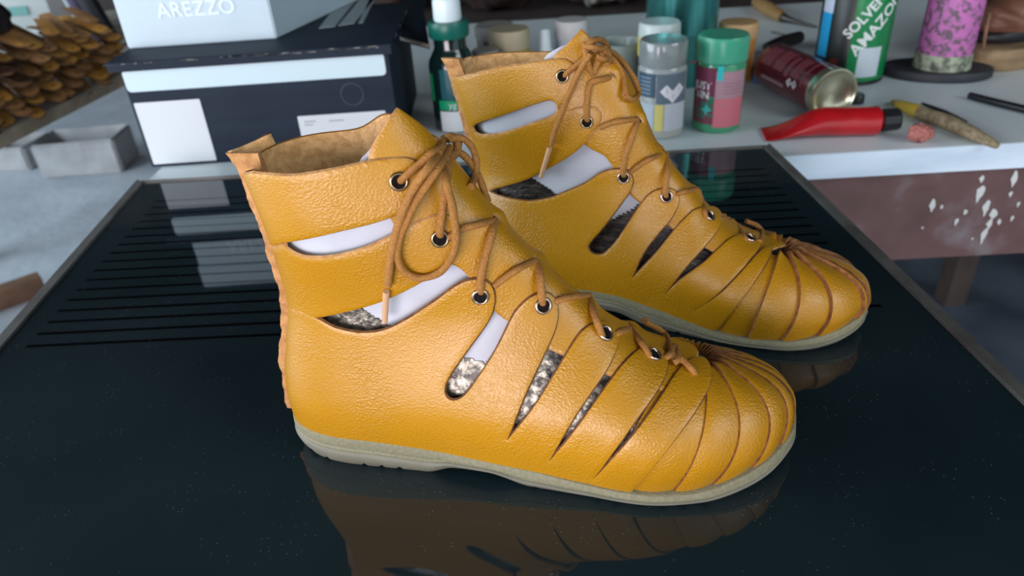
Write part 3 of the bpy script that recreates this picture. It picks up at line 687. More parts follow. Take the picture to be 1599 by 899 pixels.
near = Last((-.139, .352), -8, ZB, [.0065, .0052, .0052, .0075, .0127, .0185, .0190, .0185, .0172, .015, .0135, .012],
            [.006, .012, .022, .032, .040, .046, .051, .056, .062, .070, .080, .094, .108, .122, .140, .158, .178, .195, .216],
            [.290, .293, .2955, .294, .288, .278, .262, .240, .222, .208, .195, .180, .166, .154, .139, .126, .113, .103, .092], LATW, MEDW)
NS_ = dict(foil=M['foil'],
    soletop=([0, .023, .05, .08, .117, .154, .175, .196, .23, .26, .278, .292, .303], [.0235, .0265, .0265, .0232, .0172, .0140, .0108, .0088, .0085, .0125, .016, .0195, .0225]),
    cover=[('u', 0, 0), (440, 445), (530, 470), (599, 508), (660, 540), (735, 563), (758, 570, 'c'), (800, 530), (845, 480), (900, 440), ('s', .20, .07, 1), ('s', .12, .06, 1), ('s', .05, .07, 1), ('s', -1, .08, 1, 'c'), ('u', 299, 1, 'c'), ('u', 150, 0), ('u', 1, 1, 'c')],
    paper=[(564, 262), (578, 240), (604, 208), (625, 198), (650, 240), (640, 300), (580, 320)],
    slits=[(772, 343, 9, -7), (835, 407, 9, -7), (922, 462, 8, -7), (984, 512, 6, -5)],
    tongue=[(620, 170, 'c'), (600, 200), (578, 245), (590, 300), (615, 345), (650, 400), (706, 410), (733, 430), (750, 460), (771, 482), (796, 501), (830, 525), (854, 541), (880, 553), (920, 570), (957, 587), (1000, 600), (1030, 608), (1062, 622), (1080, 600), (1084, 560, 'c'),
            ('s', .235, .045, 1), ('s', .22, .02, 1, 'c'), ('s', .20, .009, 1), ('s', .1, .009, 1), ('s', .03, .009, 1), ('u', 300, 2, 'c'), ('s', -1, .06, 1), ('s', -1, .12, 1), ('s', -1, .180, 1, 'c'),
            ('s', .03, .1815, 1), ('s', .06, .184, 1), ('f', 606, 179), ('s', .100, .186, 1), (680, 222), (655, 196)],
    pieces=[
        dict(name='ankle_strap', off=.0018, o=[('s', -1, .1745, 0, 'c'), (400, 267), (456, 271), (500, 266), (542, 258), (586, 249), (629, 247), (648, 254), (660, 270), (662, 290), (652, 312), (630, 328), (612, 335), (580, 345), (542, 354), (490, 366), (448, 374), ('s', -1, .133, 0, 'c'), ('s', -1, .15, 0)]),
        dict(name='ankle_strap', off=.0018, o=[('s', -1, .1315, 0, 'c'), (448, 378), (462, 389), (480, 396), (510, 397), (545, 391), (580, 380), (610, 366), (650, 346), (685, 334), (706, 342), (716, 362), (714, 385), (700, 408), (650, 440), (600, 464), (560, 477), (500, 491), (470, 492), ('s', -1, .083, 0, 'c'), ('s', -1, .11, 0)]),
        dict(name='side_panel', off=.0021, o=[('s', -1, .0965, 0, 'c'), (475, 480), (500, 492), (530, 508), (570, 515), (605, 510), (640, 492), (680, 465), (715, 440), (741, 432), (762, 438), (771, 455), (770, 477), (760, 502), (730, 545), (706, 580), (697, 600), (699, 614), (710, 621), (728, 614), (750, 585), (775, 545), (796, 501), (806, 482), (825, 463), (846, 456), (862, 466), (868, 485), (865, 512), (852, 545), (822, 612), (794, 681, 'c'), (835, 633), (868, 580), (885, 550), (906, 518), (926, 507), (946, 506), (958, 517), (960, 540), (945, 577), (920, 615), (890, 660), (859, 713, 'c'), (905, 660), (950, 597), (972, 568), (996, 548), (1018, 545), (1034, 556), (1038, 578), (1024, 610), (985, 664), (928, 741, 'c'), (992, 672), (1030, 620), (1052, 588), (1072, 569), (1089, 563), (1103, 570), (1108, 588), (1105, 606), (1089, 634), (1071, 659), (1025, 716), (985, 762, 'c'), ('s', .20, .008, 0, 'c'), ('s', .15, .009, 0), ('s', .1, .010, 0), ('s', .05, .012, 0), ('s', -1, .012, 0, 'c'), ('s', -1, .05, 0)])],
    hub=(1086, 548), psoles=[(984, 764), (1048, 768), (1103, 760), (1152, 743), (1190, 727), (1229, 693), (1245, 645)], nmore=9, pk=dict(hi=.0017, flare=.0005, bow=.05, hubh=.0012, th=.0011),
    eyelets=[(622, 281, 'eyebronze'), (686, 368, 'eyebronze'), (750, 457, 'eyelet'), (845, 475, 'eyelet'), (939, 524, 'eyelet'), (1015, 560, 'eyelet')],
    cords=[
        [(752, 460, .001), (750, 445, .0055), (755, 410, .005), (768, 365, .004), (773, 344, .0005)],
        [(700, 372, .0045), (722, 357, .0050), (748, 350, .0045), (770, 344, .0008)],
        [(847, 478, .001), (846, 462, .0058), (844, 435, .005), (838, 408, .0005)],
        [(772, 446, .0022), (790, 432, .004), (812, 418, .0045), (834, 407, .0008)],
        [(941, 528, .001), (936, 512, .0058), (928, 490, .005), (920, 464, .0005)],
        [(866, 471, .0022), (880, 466, .004), (900, 462, .0045), (920, 461, .0008)],
        [(1017, 564, .001), (1010, 548, .0058), (1000, 532, .005), (985, 513, .0005)],
        [(960, 522, .0022), (970, 517, .004), (984, 513, .0008)],
        [(1087, 587, .0005), (1080, 576, .0055), (1066, 562, .006), (1054, 560, .0035), (1048, 545, .004), (1040, 524, .0045), (1026, 512, .003), (1012, 505, .002), (1006, 500, .0005)],
        [(1036, 560, .0022), (1046, 553, .004), (1054, 540, .0055), (1058, 560, .006), (1052, 566, .0035)],
        # eyelet strands up to the knot
        [(624, 284, .001), (632, 276, .0058), (655, 256, .008), (678, 236, .011), (694, 230, .014)],
        [(688, 371, .001), (687, 355, .0062), (692, 320, .007), (697, 285, .009), (700, 255, .011), (702, 236, .014)],
        # knot
        [(684, 240, .012), (690, 222, .016), (704, 214, .017), (716, 222, .015), (712, 238, .012), (700, 246, .010)],
        [(694, 248, .012), (708, 244, .019), (714, 228, .021), (706, 214, .019), (692, 218, .018), (688, 232, .015)],
        # hanging end and left loop
        [(698, 232, .018), (672, 258, .015), (645, 295, .012), (625, 340, .009), (612, 390, .007), (607, 430, .006), (606, 446, .0055)],
        [(702, 230, .018), (684, 262, .014), (655, 305, .011), (632, 350, .008), (620, 390, .0065), (628, 420, .006), (655, 434, .0055), (688, 424, .006), (708, 395, .007), (712, 365, .009), (706, 320, .011), (696, 280, .014), (698, 238, .018)],
        # right loops over the far side
        [(700, 218, .017), (722, 216, .014), (738, 232, .011), (744, 255, .008), (742, 275, .006), (735, 292, .005)],
        [(708, 232, .017), (728, 246, .013), (744, 268, .009), (754, 292, .006), (762, 315, .0045)],
    ],
    aglets=[[(606, 444, .0055), (605, 468, .005), (604, 495, .0045)]],
    flange=([.018, .035, .055, .075, .1, .12, .144, .16, .175, .184], [-.0045, -.0035, -.0012, .0042, .0095, .0092, .0080, .0065, .0045, .0015]),
    tab=[(354, 238, 0), (422, 207, .018), (432, 229, .020), (387, 260, .001)])
build_boot('yellow_boot', 'nearer yellow leather lace-up boot, in front, its lace end hanging over the ankle straps', near, NS_)
#FAR
def far_w(): pass
far = Last((-.03, .525), -21, ZB, [.0065, .0052, .0052, .008, .0137, .0183, .0150, .0095, .006, .002, -.002, -.006],
           [.006, .012, .022, .032, .040, .046, .051, .056, .062, .070, .080, .090, .100, .112, .126, .142, .166, .190, .216],
           [.288, .291, .2935, .291, .279, .262, .240, .218, .205, .193, .181, .173, .164, .1535, .143, .135, .124, .108, .091], MEDW, LATW)
FS_ = dict(foil=M['foil_dark'],
    soletop=([0, .05, .08, .125, .163, .20, .222, .242, .26, .279, .295, .303], [.026, .0275, .027, .025, .0172, .0095, .0078, .0085, .011, .0145, .0180, .020]),
    cover=[('u', 0, 0), ('s', .03, .088, 0), (823, 277), (866, 305), (905, 345), (942, 350, 'c'), (1002, 317), (1050, 270), ('s', .17, .085, 1), ('s', .12, .06, 1), ('s', .05, .07, 1), ('s', -1, .08, 1, 'c'), ('u', 299, 1, 'c'), ('u', 150, 0), ('u', 1, 1, 'c')],
    paper=[(850, 98), (860, 85), (895, 70), (905, 100), (880, 130), (855, 110)],
    slits=[(955, 118, 7, -7), (995, 187, 8, -6), (1037, 238, 7, -7), (1088, 295, 7, -6), (1135, 342, 6, -5)],
    tongue=[(908, 47, 'c'), (885, 72), (866, 90), (862, 120), (868, 150), (872, 170), (890, 205), (926, 232), (945, 242), (962, 265), (978, 290), (985, 302), (1002, 317), (1025, 335), (1043, 350), (1056, 360), (1080, 372), (1099, 384), (1117, 394), (1140, 405), (1170, 410), (1195, 395), (1214, 387, 'c'),
            ('s', .235, .035, 1), ('s', .22, .02, 1, 'c'), ('s', .20, .009, 1), ('s', .1, .009, 1), ('s', .03, .009, 1), ('u', 300, 2, 'c'), ('s', -1, .06, 1), ('s', -1, .12, 1), ('s', -1, .176, 1, 'c'),
            ('s', .03, .1765, 1), ('s', .06, .178, 1), ('s', .09, .181, 1), ('s', .113, .183, 1), (945, 92), (922, 62)],
    pieces=[
        dict(name='ankle_panel', off=.0018, o=[('s', -1, .1675, 0, 'c'), (776, 105), (820, 99), (864, 93), (885, 94), (899, 106), (902, 125), (893, 145), (880, 158), (871, 166), (880, 172), (910, 167), (929, 168), (937, 177), (936, 190), (926, 203), (914, 219), (893, 238), (860, 258), (824, 277), (795, 287), (775, 293), ('s', .02, .083, 0), ('s', -1, .080, 0, 'c'), ('s', -1, .12, 0)],
             h=[[(747, 190), (788, 176), (835, 160), (860, 154), (871, 163), (866, 178), (835, 190), (788, 205), (754, 208), (744, 199)]]),
        dict(name='side_panel', off=.0021, o=[('s', -1, .092, 0, 'c'), (778, 302), (798, 308), (829, 312), (857, 308), (872, 303), (913, 285), (939, 268), (960, 262), (978, 264), (987, 276), (986, 291), (977, 307), (946, 350), (926, 373), (920, 384), (926, 393), (938, 396), (949, 391), (965, 374), (985, 343), (1003, 315), (1016, 301), (1034, 294), (1049, 297), (1057, 307), (1056, 322), (1046, 343), (1029, 363), (1006, 394), (989, 431, 'c'), (1024, 396), (1054, 358), (1067, 343), (1082, 329), (1103, 326), (1117, 331), (1122, 344), (1116, 363), (1098, 386), (1070, 418), (1040, 456, 'c'), (1062, 436), (1098, 411), (1118, 392), (1135, 377), (1153, 369), (1172, 367), (1183, 376), (1184, 389), (1172, 404), (1148, 431), (1118, 459), (1085, 482, 'c'), (1123, 458), (1150, 433), (1178, 403), (1194, 390), (1203, 392), (1194, 415), (1170, 450), (1124, 507, 'c'), ('s', .195, .008, 0, 'c'), ('s', .15, .009, 0), ('s', .1, .010, 0), ('s', .05, .012, 0), ('s', -1, .012, 0, 'c'), ('s', -1, .05, 0)])],
    hub=(1217, 386), psoles=[(1122, 508), (1172, 521), (1220, 527), (1265, 527), (1313, 515), (1353, 491)], nmore=6, pk=dict(Qc=(.228, 0, .010), bow=.075, flare=.0013, hi=.0032, edge='edge_mid'),
    eyelets=[(878, 118, 'eyebronze', .0044), (917, 188, 'eyebronze', .0044), (974, 274, 'eyelet', .0044), (1039, 307, 'eyelet', .0044), (1102, 341, 'eyelet', .0044), (1167, 378, 'eyelet', .0044)],
    cords=[
        [(975, 277, .001), (973, 265, .0055), (978, 240, .005), (990, 205, .004), (995, 188, .0005)],
        [(937, 199, .0025), (955, 192, .0045), (975, 188, .0045), (994, 186, .0008)],
        [(1040, 310, .001), (1039, 298, .0055), (1042, 270, .005), (1040, 240, .0005)],
        [(984, 268, .0025), (1000, 257, .0045), (1018, 247, .0045), (1037, 239, .0008)],
        [(1103, 345, .001), (1100, 332, .0055), (1096, 315, .005), (1090, 297, .0005)],
        [(1056, 303, .0025), (1070, 299, .0045), (1088, 295, .0008)],
        [(1168, 381, .001), (1162, 370, .0055), (1152, 355, .005), (1138, 342, .0005)],
        [(1122, 341, .0025), (1136, 341, .0008)],
        [(1165, 345, .004), (1182, 352, .005), (1190, 362, .0045), (1186, 378, .004)],
        # eyelet strands and knot
        [(880, 121, .001), (888, 112, .0055), (908, 96, .008), (925, 82, .011)],
        [(918, 191, .001), (916, 178, .0058), (917, 155, .006), (922, 130, .007), (940, 124, .006), (953, 120, .0008)],
        [(912, 80, .012), (922, 66, .016), (934, 62, .018), (945, 68, .018), (950, 80, .016), (944, 92, .013), (930, 88, .012)],
        [(914, 72, .015), (928, 74, .020), (944, 78, .020), (952, 90, .015), (948, 102, .010)],
        [(913, 66, .014), (916, 90, .013), (921, 108, .010), (926, 114, .008), (932, 100, .010), (940, 84, .015)],
        [(922, 84, .015), (905, 110, .012), (889, 145, .009), (876, 180, .0065), (866, 205, .006), (861, 226, .0055)],
        # loops behind on the far side
        [(944, 76, .017), (962, 86, .014), (978, 104, .011), (992, 126, .008), (997, 146, .006), (988, 155, .005), (976, 150, .005)],
        [(942, 82, .015), (960, 96, .012), (972, 116, .008), (978, 148, .006)],
    ],
    aglets=[[(861, 224, .0055), (854, 248, .005), (847, 272, .0045)]],
    flange=([.018, .035, .055, .075, .0945, .12, .1343, .155, .1716, .180], [-.0045, -.0035, .0, .0068, .0105, .0058, .0015, -.0018, -.006, -.0095]),
    tab=[(693, 98, 0), (736, 87, .016), (740, 107, .018), (709, 111, .001)])
build_boot('yellow_boot', 'farther yellow leather lace-up boot, standing behind its mate with raw pleat edges at the toe', far, FS_)
# ============================================================ THINGS ON THE WORKBENCH
def wrap(v, R_, z0, a0, shear=0.0):
    """lay flat text (x,y) on an upright cylinder; a0 = angle of its centre, -pi/2 faces the camera"""
    return [(R_ * math.cos(a0 + x / R_), R_ * math.sin(a0 + x / R_), z0 + y + shear * x) for x, y, _ in v]
def cyl_text(body, size, R_, z0, a0, m, parent, rot=0.0, name='lettering', bold=0.0):
    v, f = text_mesh(body, size, bold=bold); c, s_ = math.cos(rot), math.sin(rot)
    v = [(x * c - y * s_, x * s_ + y * c, 0) for x, y, _ in v]
    # subdivide long faces is not needed at this size
    return mesh_obj(name, wrap(v, R_, z0, a0), f, m, parent, smooth=False)
def cyl_patch(R_, z0, z1, a0, a1, m, parent, name='label', n=16, skew=0.0, t=.0004):
    vs = []
    for i in range(n + 1):
        a = a0 + (a1 - a0) * i / n
        for r, z in ((R_, z0), (R_, z1), (R_ + t, z1), (R_ + t, z0)): vs.append((r * math.cos(a), r * math.sin(a), z + skew * (a - a0) * R_))
    fs = []
    for i in range(n):
        for k in range(4): fs.append((i * 4 + k, (i + 1) * 4 + k, (i + 1) * 4 + (k + 1) % 4, i * 4 + (k + 1) % 4))
    fs += [(0, 1, 2, 3), tuple(reversed([n * 4 + k for k in range(4)]))]
    bm = bmesh.new(); vv = [bm.verts.new(v) for v in vs]
    for f in fs: bm.faces.new([vv[k] for k in f])
    bmesh.ops.recalc_face_normals(bm, faces=bm.faces); me = bpy.data.meshes.new(name); bm.to_mesh(me); bm.free(); me.materials.append(m)
    me.polygons.foreach_set('use_smooth', np.ones(len(me.polygons), dtype=bool))
    try: me.set_sharp_from_angle(angle=.6)
    except Exception: pass
    o = bpy.data.objects.new(name, me); COL.objects.link(o); o.parent = parent; return o
def part(name, prof, m, parent, n=40, c=(0, 0, 0)):
    b = MB(); b.lathe(prof, n, 0, c=c); return b.obj(name, m, parent, smooth=True, angle=40)
def cam_ang(x, y): return math.atan2(-y, -x)
paper = plain('white_paper', (0.56, 0.62, 0.65), 0.55)
blackc = mat('black_cardboard', (0.006, 0.014, 0.028), 0.6, col2=(0.009, 0.020, 0.036), nscale=12, spec=.25, stretch=(1, 1, 5))
worn = mat('worn_cardboard', (0.22, 0.22, 0.20), 0.8, col2=(0.02, 0.03, 0.04), nscale=120, ramp=(.4, .55))
whitec = mat('white_cardboard', (0.50, 0.64, 0.71), 0.5, col2=(0.45, 0.59, 0.67), nscale=6)

# ---- black shoebox
BX = empty('shoebox', (-.442, .866, ZT), math.radians(0), 'large black shoebox with white band and blank white sticker, left end of the workbench', 'shoebox')
BW, BH, BD = .318, .128, .24
b = MB(); b.box((BW / 2 + .003, BD / 2, BH / 2 - .004), (BW - .006, BD, BH - .008), bev=.0015); b.obj('box_body', blackc, BX)
b = MB(); b.box((BW / 2, BD / 2 + .003, BH + .0005), (BW + .010, BD + .016, .003), bev=.001); b.box((BW / 2, -.0048, BH - .004), (BW + .008, .0016, .010)); 
for k in range(26):
    x = rng.rand() * BW; b.box((x, -.0052, BH - .001 + .002 * rng.rand()), (.004 + .018 * rng.rand(), .0016, .0012), 1)
for k in range(12): b.box((BW + .0048, .01 + rng.rand() * .2, BH + .0006), (.0016, .004 + .015 * rng.rand(), .0018), 1)
lid = b.obj('lid', [blackc, worn], BX)
def rrect(name, x0, x1, z0, z1, y, r, m, parent, t=.0006, n=6):
    pts = []
    for cx_, cz_, a0 in ((x1 - r, z1 - r, 0), (x0 + r, z1 - r, 90), (x0 + r, z0 + r, 180), (x1 - r, z0 + r, 270)):
        for i in range(n + 1): a = math.radians(a0 + 90 * i / n); pts.append((cx_ + r * math.cos(a), cz_ + r * math.sin(a)))
    k = len(pts); vs = [(p[0], y, p[1]) for p in pts] + [(p[0], y - t, p[1]) for p in pts]
    fs = [tuple(range(k, 2 * k))[::-1], tuple(range(k))] + [(i, i + k, (i + 1) % k + k, (i + 1) % k) for i in range(k)]
    bm = bmesh.new(); vv = [bm.verts.new(v) for v in vs]
    for f in fs: bm.faces.new([vv[q] for q in f])
    bmesh.ops.recalc_face_normals(bm, faces=bm.faces); me = bpy.data.meshes.new(name); bm.to_mesh(me); bm.free(); me.materials.append(m)
    o = bpy.data.objects.new(name, me); COL.objects.link(o); o.parent = parent; return o
rrect('white_band', .008, .312, .094, .1195, .0, .005, plain('band_white', (0.50, 0.66, 0.72), .5), BX)
rrect('sticker', .010, .088, .004, .081, .0, .0015, paper, BX)['label'] = 'square white sticker'
sk = rrect('price_label', .198, .304, .006, .052, .0, .001, paper, BX)
tm = plain('grey_print', (0.25, 0.30, 0.33), .7)
b = MB()
for (x, z, w) in ((.205, .045, .014), (.235, .044, .018), (.205, .041, .010), (.26, .030, .03), (.21, .022, .04)): b.box((x + w / 2, -.0009, z), (w, .0003, .0012))
b.obj('print', tm, sk)
# embossed finger hole ring
b = MB(); vs = []
for i in range(40):
    a = 2 * PI * i / 40
    for r, yy_ in ((.0125, 0), (.0131, -.0004), (.0137, 0)): vs.append((.268 + r * math.cos(a), yy_ - .0001, .074 + r * math.sin(a)))
fs = [(i * 3 + k, i * 3 + k + 1, ((i + 1) % 40) * 3 + k + 1, ((i + 1) % 40) * 3 + k) for i in range(40) for k in range(2)]
mesh_obj('embossed_ring', vs, fs, plain('emboss', (0.03, 0.042, 0.058), .5), BX)
# three slanted stripes printed on the lid
for k in range(3):
    P4 = [up(*p, ZT + BH + .0026) for p in [((498, 44), (523, 41), (562, -8), (538, -8)), ((528, 40), (553, 36), (592, -10), (570, -10)), ((560, 36), (567, 35), (588, -8), (580, -8))][k]]
    vs = [(p[0] + .442, p[1] - .866, BH + .0021) for p in P4] + [(p[0] + .442, p[1] - .866, BH + .0028) for p in P4]
    mesh_obj('stripe', vs, [(0, 3, 2, 1), (4, 5, 6, 7)] + [(i, (i + 1) % 4, (i + 1) % 4 + 4, i + 4) for i in range(4)], plain('stripe_white', (0.30, 0.36, 0.38), .5), BX, smooth=False)
# torn lid flap hanging out at the right
def sheet3(name, poly, th, m, parent, o=(0, 0, 0)):
    P = [Vector(p) - Vector(o) for p in poly]; n = (P[1] - P[0]).cross(P[2] - P[0]).normalized() * th; k = len(P)
    vs = P + [p + n for p in P]; fs = [tuple(range(k))[::-1], tuple(range(k, 2 * k))] + [(i, (i + 1) % k, (i + 1) % k + k, i + k) for i in range(k)]
    return mesh_obj(name, vs, fs, m, parent, smooth=False)
zz_ = ZT + BH
fpz = [up(604, 60, zz_), up(640, -20, zz_), up(668, -20, zz_ - .005), up(662, 20, zz_ - .014), up(671, 74, zz_ - .028), up(655, 70, zz_ - .026), up(625, 62, zz_ - .010)]
sheet3('torn_flap', fpz, .002, [blackc], BX, (-.442, .866, ZT))
sheet3('torn_edge', [fpz[4] + np.array([0, -.0012, 0]), fpz[5] + np.array([0, -.0012, 0]), fpz[6] + np.array([0, -.0012, 0]), fpz[6] + np.array([0, -.0012, .003]), fpz[5] + np.array([0, -.0012, .003]), fpz[4] + np.array([0, -.0012, .003])], .001, [plain('torn_grey', (.30, .29, .26), .8)], BX, (-.442, .866, ZT))

# ---- white shoebox on top
zl = ZT + BH + .0022
fl_ = up(200, 76, zl); fr_ = up(432, 60, zl); yw = math.atan2(fr_[1] - fl_[1], fr_[0] - fl_[0])
WX = empty('shoebox', (fl_[0], fl_[1], zl), yw, 'pale white shoebox with faint lettering lying on the black shoebox', 'shoebox')
ww = float(np.linalg.norm(fr_ - fl_))
fbk = up(560, 0, zl) - fr_; ang = math.atan2(fbk[1], fbk[0]) - yw; sx_ = math.cos(ang) * .26; sy_ = math.sin(ang) * .26
def prism(name, z0, z1, g, m, parent, w=ww):
    q = [(-g, -g), (w + g, -g), (w + sx_ * 1.0 + g, sy_ + g), (0 + sx_ * .35 - g, sy_ + g)]
    vs = [(x, y, z) for z in (z0, z1) for x, y in q]
    bm = bmesh.new(); vv = [bm.verts.new(v) for v in vs]
    for f in [(3, 2, 1, 0), (4, 5, 6, 7)] + [(i, (i + 1) % 4, (i + 1) % 4 + 4, i + 4) for i in range(4)]: bm.faces.new([vv[k] for k in f])
    bmesh.ops.bevel(bm, geom=list(bm.edges), offset=.0015, segments=2, affect='EDGES'); me = bpy.data.meshes.new(name); bm.to_mesh(me); bm.free(); me.materials.append(m)
    o = bpy.data.objects.new(name, me); COL.objects.link(o); o.parent = parent; return o
wb_ = prism('box_body', 0, .085, 0, whitec, WX); prism('lid', .070, .105, .002, whitec, WX)
v, f = text_mesh('AREZZO', .024, extrude=.0002, bold=.0003)
tw = mesh_obj('lettering', [(x + ww * .52, -.0006 - z, y + .040) for x, y, z in v], f, plain('faint_print', (.66, .80, .87), .4), wb_, smooth=False); tw['label'] = 'faint pale lettering'

def bottle(name, x, y, label, cat, z=ZT, group=None, rot=None):
    return empty(name, (x, y, z), 0, label, cat, group, rot)
# ---- dark green bottle with green and white caps
D = bottle('dark_bottle', -.057, .945, 'dark bottle with green screw ring and white cap, right beside the black shoebox', 'bottle')
dg = plain('dark_green_plastic', (.004, .016, .016), .12, coat=.6)
part('bottle_body', [(.028, 0), (.030, .002), (.030, .080), (.029, .088), (.022, .100), (.0205, .104), (.0205, .118)], dg, D)
part('screw_ring', [(.024, .116), (.0255, .118), (.0255, .132), (.0245, .135), (.014, .1355)], plain('green_cap', (.004, .115, .085), .35), D)
part('cap', [(.0165, .1355), (.0175, .138), (.0170, .158), (.0155, .162), (0, .1625)], plain('white_cap', (.66, .80, .84), .4), D)
ca = cam_ang(-.057, .945)
cyl_patch(.0302, .002, .029, ca - .75, ca + .9, paper, D, 'lower_label')
cyl_patch(.0303, .031, .043, ca - .75, ca + .9, plain('green_band', (.0, .28, .12), .4), D, 'green_band')
cyl_patch(.0302, .044, .082, ca - .6, ca + .7, plain('dark_label', (.02, .10, .12), .15), D, 'upper_label')
cyl_patch(.0302, .040, .075, ca - 1.3, ca - 1.05, plain('green_strip', (.0, .25, .09), .4), D, 'side_strip')
cyl_text('yg .', .012, .0309, .037, ca - .05, paper, D)
# ---- little jars behind
J = bottle('small_jar', -.015, 1.02, 'small glass jar with dull grey lid and red specks, behind the dark bottle', 'jar')
part('jar_body', [(.017, 0), (.019, .003), (.019, .045), (.016, .052)], mat('speckled', (.25, .20, .17), .3, col2=(.5, .08, .08), nscale=90, ramp=(.5, .6)), J); part('lid', [(.0185, .050), (.019, .052), (.019, .076), (.017, .079), (0, .079)], plain('grey_lid', (.27, .26, .24), .5), J)
J = bottle('wide_jar', .0, 1.16, 'wide jar with flat grey lid, behind the small grey lidded jar', 'jar')
part('jar_body', [(.026, 0), (.029, .004), (.029, .065)], plain('dim_glass', (.13, .12, .11), .2), J); part('lid', [(.030, .063), (.0305, .066), (.0305, .079), (.028, .082), (0, .082)], plain('grey_lid2', (.30, .30, .29), .5), J)
J = bottle('lidded_jar', .020, 1.07, 'jar with ribbed beige lid, yellow collar and magenta label', 'jar')
part('jar_body', [(.025, 0), (.028, .003), (.028, .058)], plain('jar_glass', (.16, .13, .12), .15), J)
lm = mat('magenta_label', (.42, .05, .16), .5, col2=(.55, .25, .30), nscale=60, ramp=(.5, .6)); cyl_patch(.0282, .010, .060, -PI, 0, lm, J)
part('collar', [(.0285, .058), (.029, .060), (.0285, .072)], plain('dirty_yellow', (.36, .30, .08), .6), J)
rib = [(.0285 + .0, .068), (.0295, .070), (.0295, .090), (.0275, .094), (0, .094)]; part('lid', rib, plain('beige_lid', (.42, .37, .25), .5), J)
J = bottle('nozzle_bottle', .073, 1.10, 'slim white nozzle bottle between the magenta jar and the white capped pot', 'bottle')
part('nozzle', [(.013, 0), (.014, .004), (.013, .05), (.009, .056), (.0075, .082), (.005, .084), (0, .084)], plain('nozzle_white', (.62, .76, .80), .4), J)
J = bottle('white_pot', .116, 1.14, 'pot with ribbed white cap behind the tip of the far boot', 'pot')
part('pot_body', [(.022, 0), (.025, .003), (.025, .062)], plain('pot_grey', (.42, .48, .56), .35), J); part('cap', [(.0255, .060), (.0262, .062), (.0262, .083), (.024, .086), (0, .086)], plain('pot_white', (.55, .56, .56), .5), J)
J = bottle('translucent_tumbler', .163, .99, 'pale translucent tumbler beside the far boot laces', 'cup')
tg = mat('milky_plastic', (.42, .52, .50), .25, trans=.35)
part('tumbler', [(.026, 0), (.028, .002), (.031, .084), (.029, .0855), (.027, .082), (.024, .006), (0, .006)], tg, J)
# ---- big teal tin
J = bottle('tall_tin', .270, 1.09, 'tall teal green tin with ribs and a thin red line, tallest behind the jars', 'tin')
teal = mat('teal_metal', (.015, .10, .10), .25, metal=.6, col2=(.06, .28, .27), nscale=7, ndet=5, stretch=(5, 5, .8), ramp=(.35, .6))
pr = [(.049, 0), (.0505, .003), (.0505, .07)] + [(.0505 + .0006 * (k % 2), .07 + .004 * k) for k in range(1, 20)] + [(.0505, .155), (.0505, .205), (.046, .212), (0, .212)]
part('tin_body', pr, teal, J, n=64)
cyl_patch(.0507, .036, .0385, -PI / 2 + .05, -PI / 2 + 1.3, plain('red_line', (.35, .06, .07), .4), J, 'red_line')
for q in range(3): cyl_patch(.0508, .012 + .02 * q, .016 + .02 * q, -PI / 2 - 1.2, -PI / 2 - .2, plain('dark_print', (.012, .07, .07), .4), J, 'print_line', skew=.8)
# ---- yellow cap bottle
J = bottle('yellow_capped_bottle', .207, .945, 'dark bottle with white and yellow cap, directly behind the clear jar', 'bottle')
part('bottle_body', [(.024, 0), (.026, .003), (.026, .078)], plain('dark_body', (.04, .05, .05), .2), J)
part('cap', [(.0262, .076), (.0268, .078), (.0266, .100)], plain('cap_yellow', (.62, .56, .12), .4), J); part('cap_top', [(.0266, .100), (.0262, .114), (.024, .117), (0, .117)], plain('cap_pale', (.52, .62, .60), .3), J)
# ---- clear jar with grey lid
J = bottle('clear_jar', .196, .868, 'clear jar with grey glass lid and blue label carrying a white hazard diamond', 'jar')
cg = mat('jar_plastic', (.40, .44, .46), .12, col2=(.55, .56, .50), nscale=14, trans=.25)
part('jar_body', [(.024, 0), (.0275, .003), (.0285, .010), (.0285, .082), (.026, .086)], cg, J)
part('lid', [(.0272, .086), (.0282, .0875), (.0282, .111), (.0265, .114), (0, .1145)], mat('smoked_lid', (.28, .32, .32), .15, col2=(.20, .23, .23), nscale=30, coat=.5), J)
ca = cam_ang(.196, .868)
cyl_patch(.0287, .052, .080, ca - 1.2, ca - .25, plain('blue_label', (.045, .085, .13), .4), J, 'label'); cyl_patch(.0287, .045, .080, ca - .22, ca + 1.2, plain('slate_label', (.12, .16, .20), .4), J, 'label')
cyl_patch(.0287, .012, .044, ca - .25, ca + .12, plain('yellow_label', (.62, .55, .18), .4), J, 'label'); cyl_patch(.0287, .012, .045, ca + .15, ca + 1.2, plain('lilac_label', (.52, .54, .60), .4), J, 'label')
cyl_patch(.0287, .012, .045, ca - 1.2, ca - .28, plain('bluegrey_label', (.42, .50, .56), .4), J, 'label')
for k in range(5): cyl_patch(.0292, .056 + .0045 * k, .0575 + .0045 * k, ca - 1.0, ca - .45, plain('pale_print', (.20, .30, .38), .5), J, 'print_line', t=.0002)
def diamond(R_, z0, a0, s_, m, parent, name='hazard_diamond'):
    v = [(0, -s_, 0), (s_, 0, 0), (0, s_, 0), (-s_, 0, 0)]; v = [(x * k / 3, y * k / 3, 0) for k in (1, 2, 3) for x, y, _ in v]
    f = [(0, 1, 2, 3)] + [(i * 4 + k, i * 4 + (k + 1) % 4, i * 4 + 4 + (k + 1) % 4, i * 4 + 4 + k) for i in range(2) for k in range(4)]
    return mesh_obj(name, wrap(v, R_, z0, a0), f, m, parent, smooth=False)
dm = plain('diamond_white', (.72, .70, .76), .5); dk = plain('diamond_print', (.15, .13, .16), .5)
for a_, z_ in ((ca + .20, .060), (ca + .47, .0535), (ca + .74, .061)):
    dd_ = diamond(.0296, z_, a_, .0078, dm, J); cyl_text('!', .007, .0299, z_, a_, dk, dd_, name='symbol')
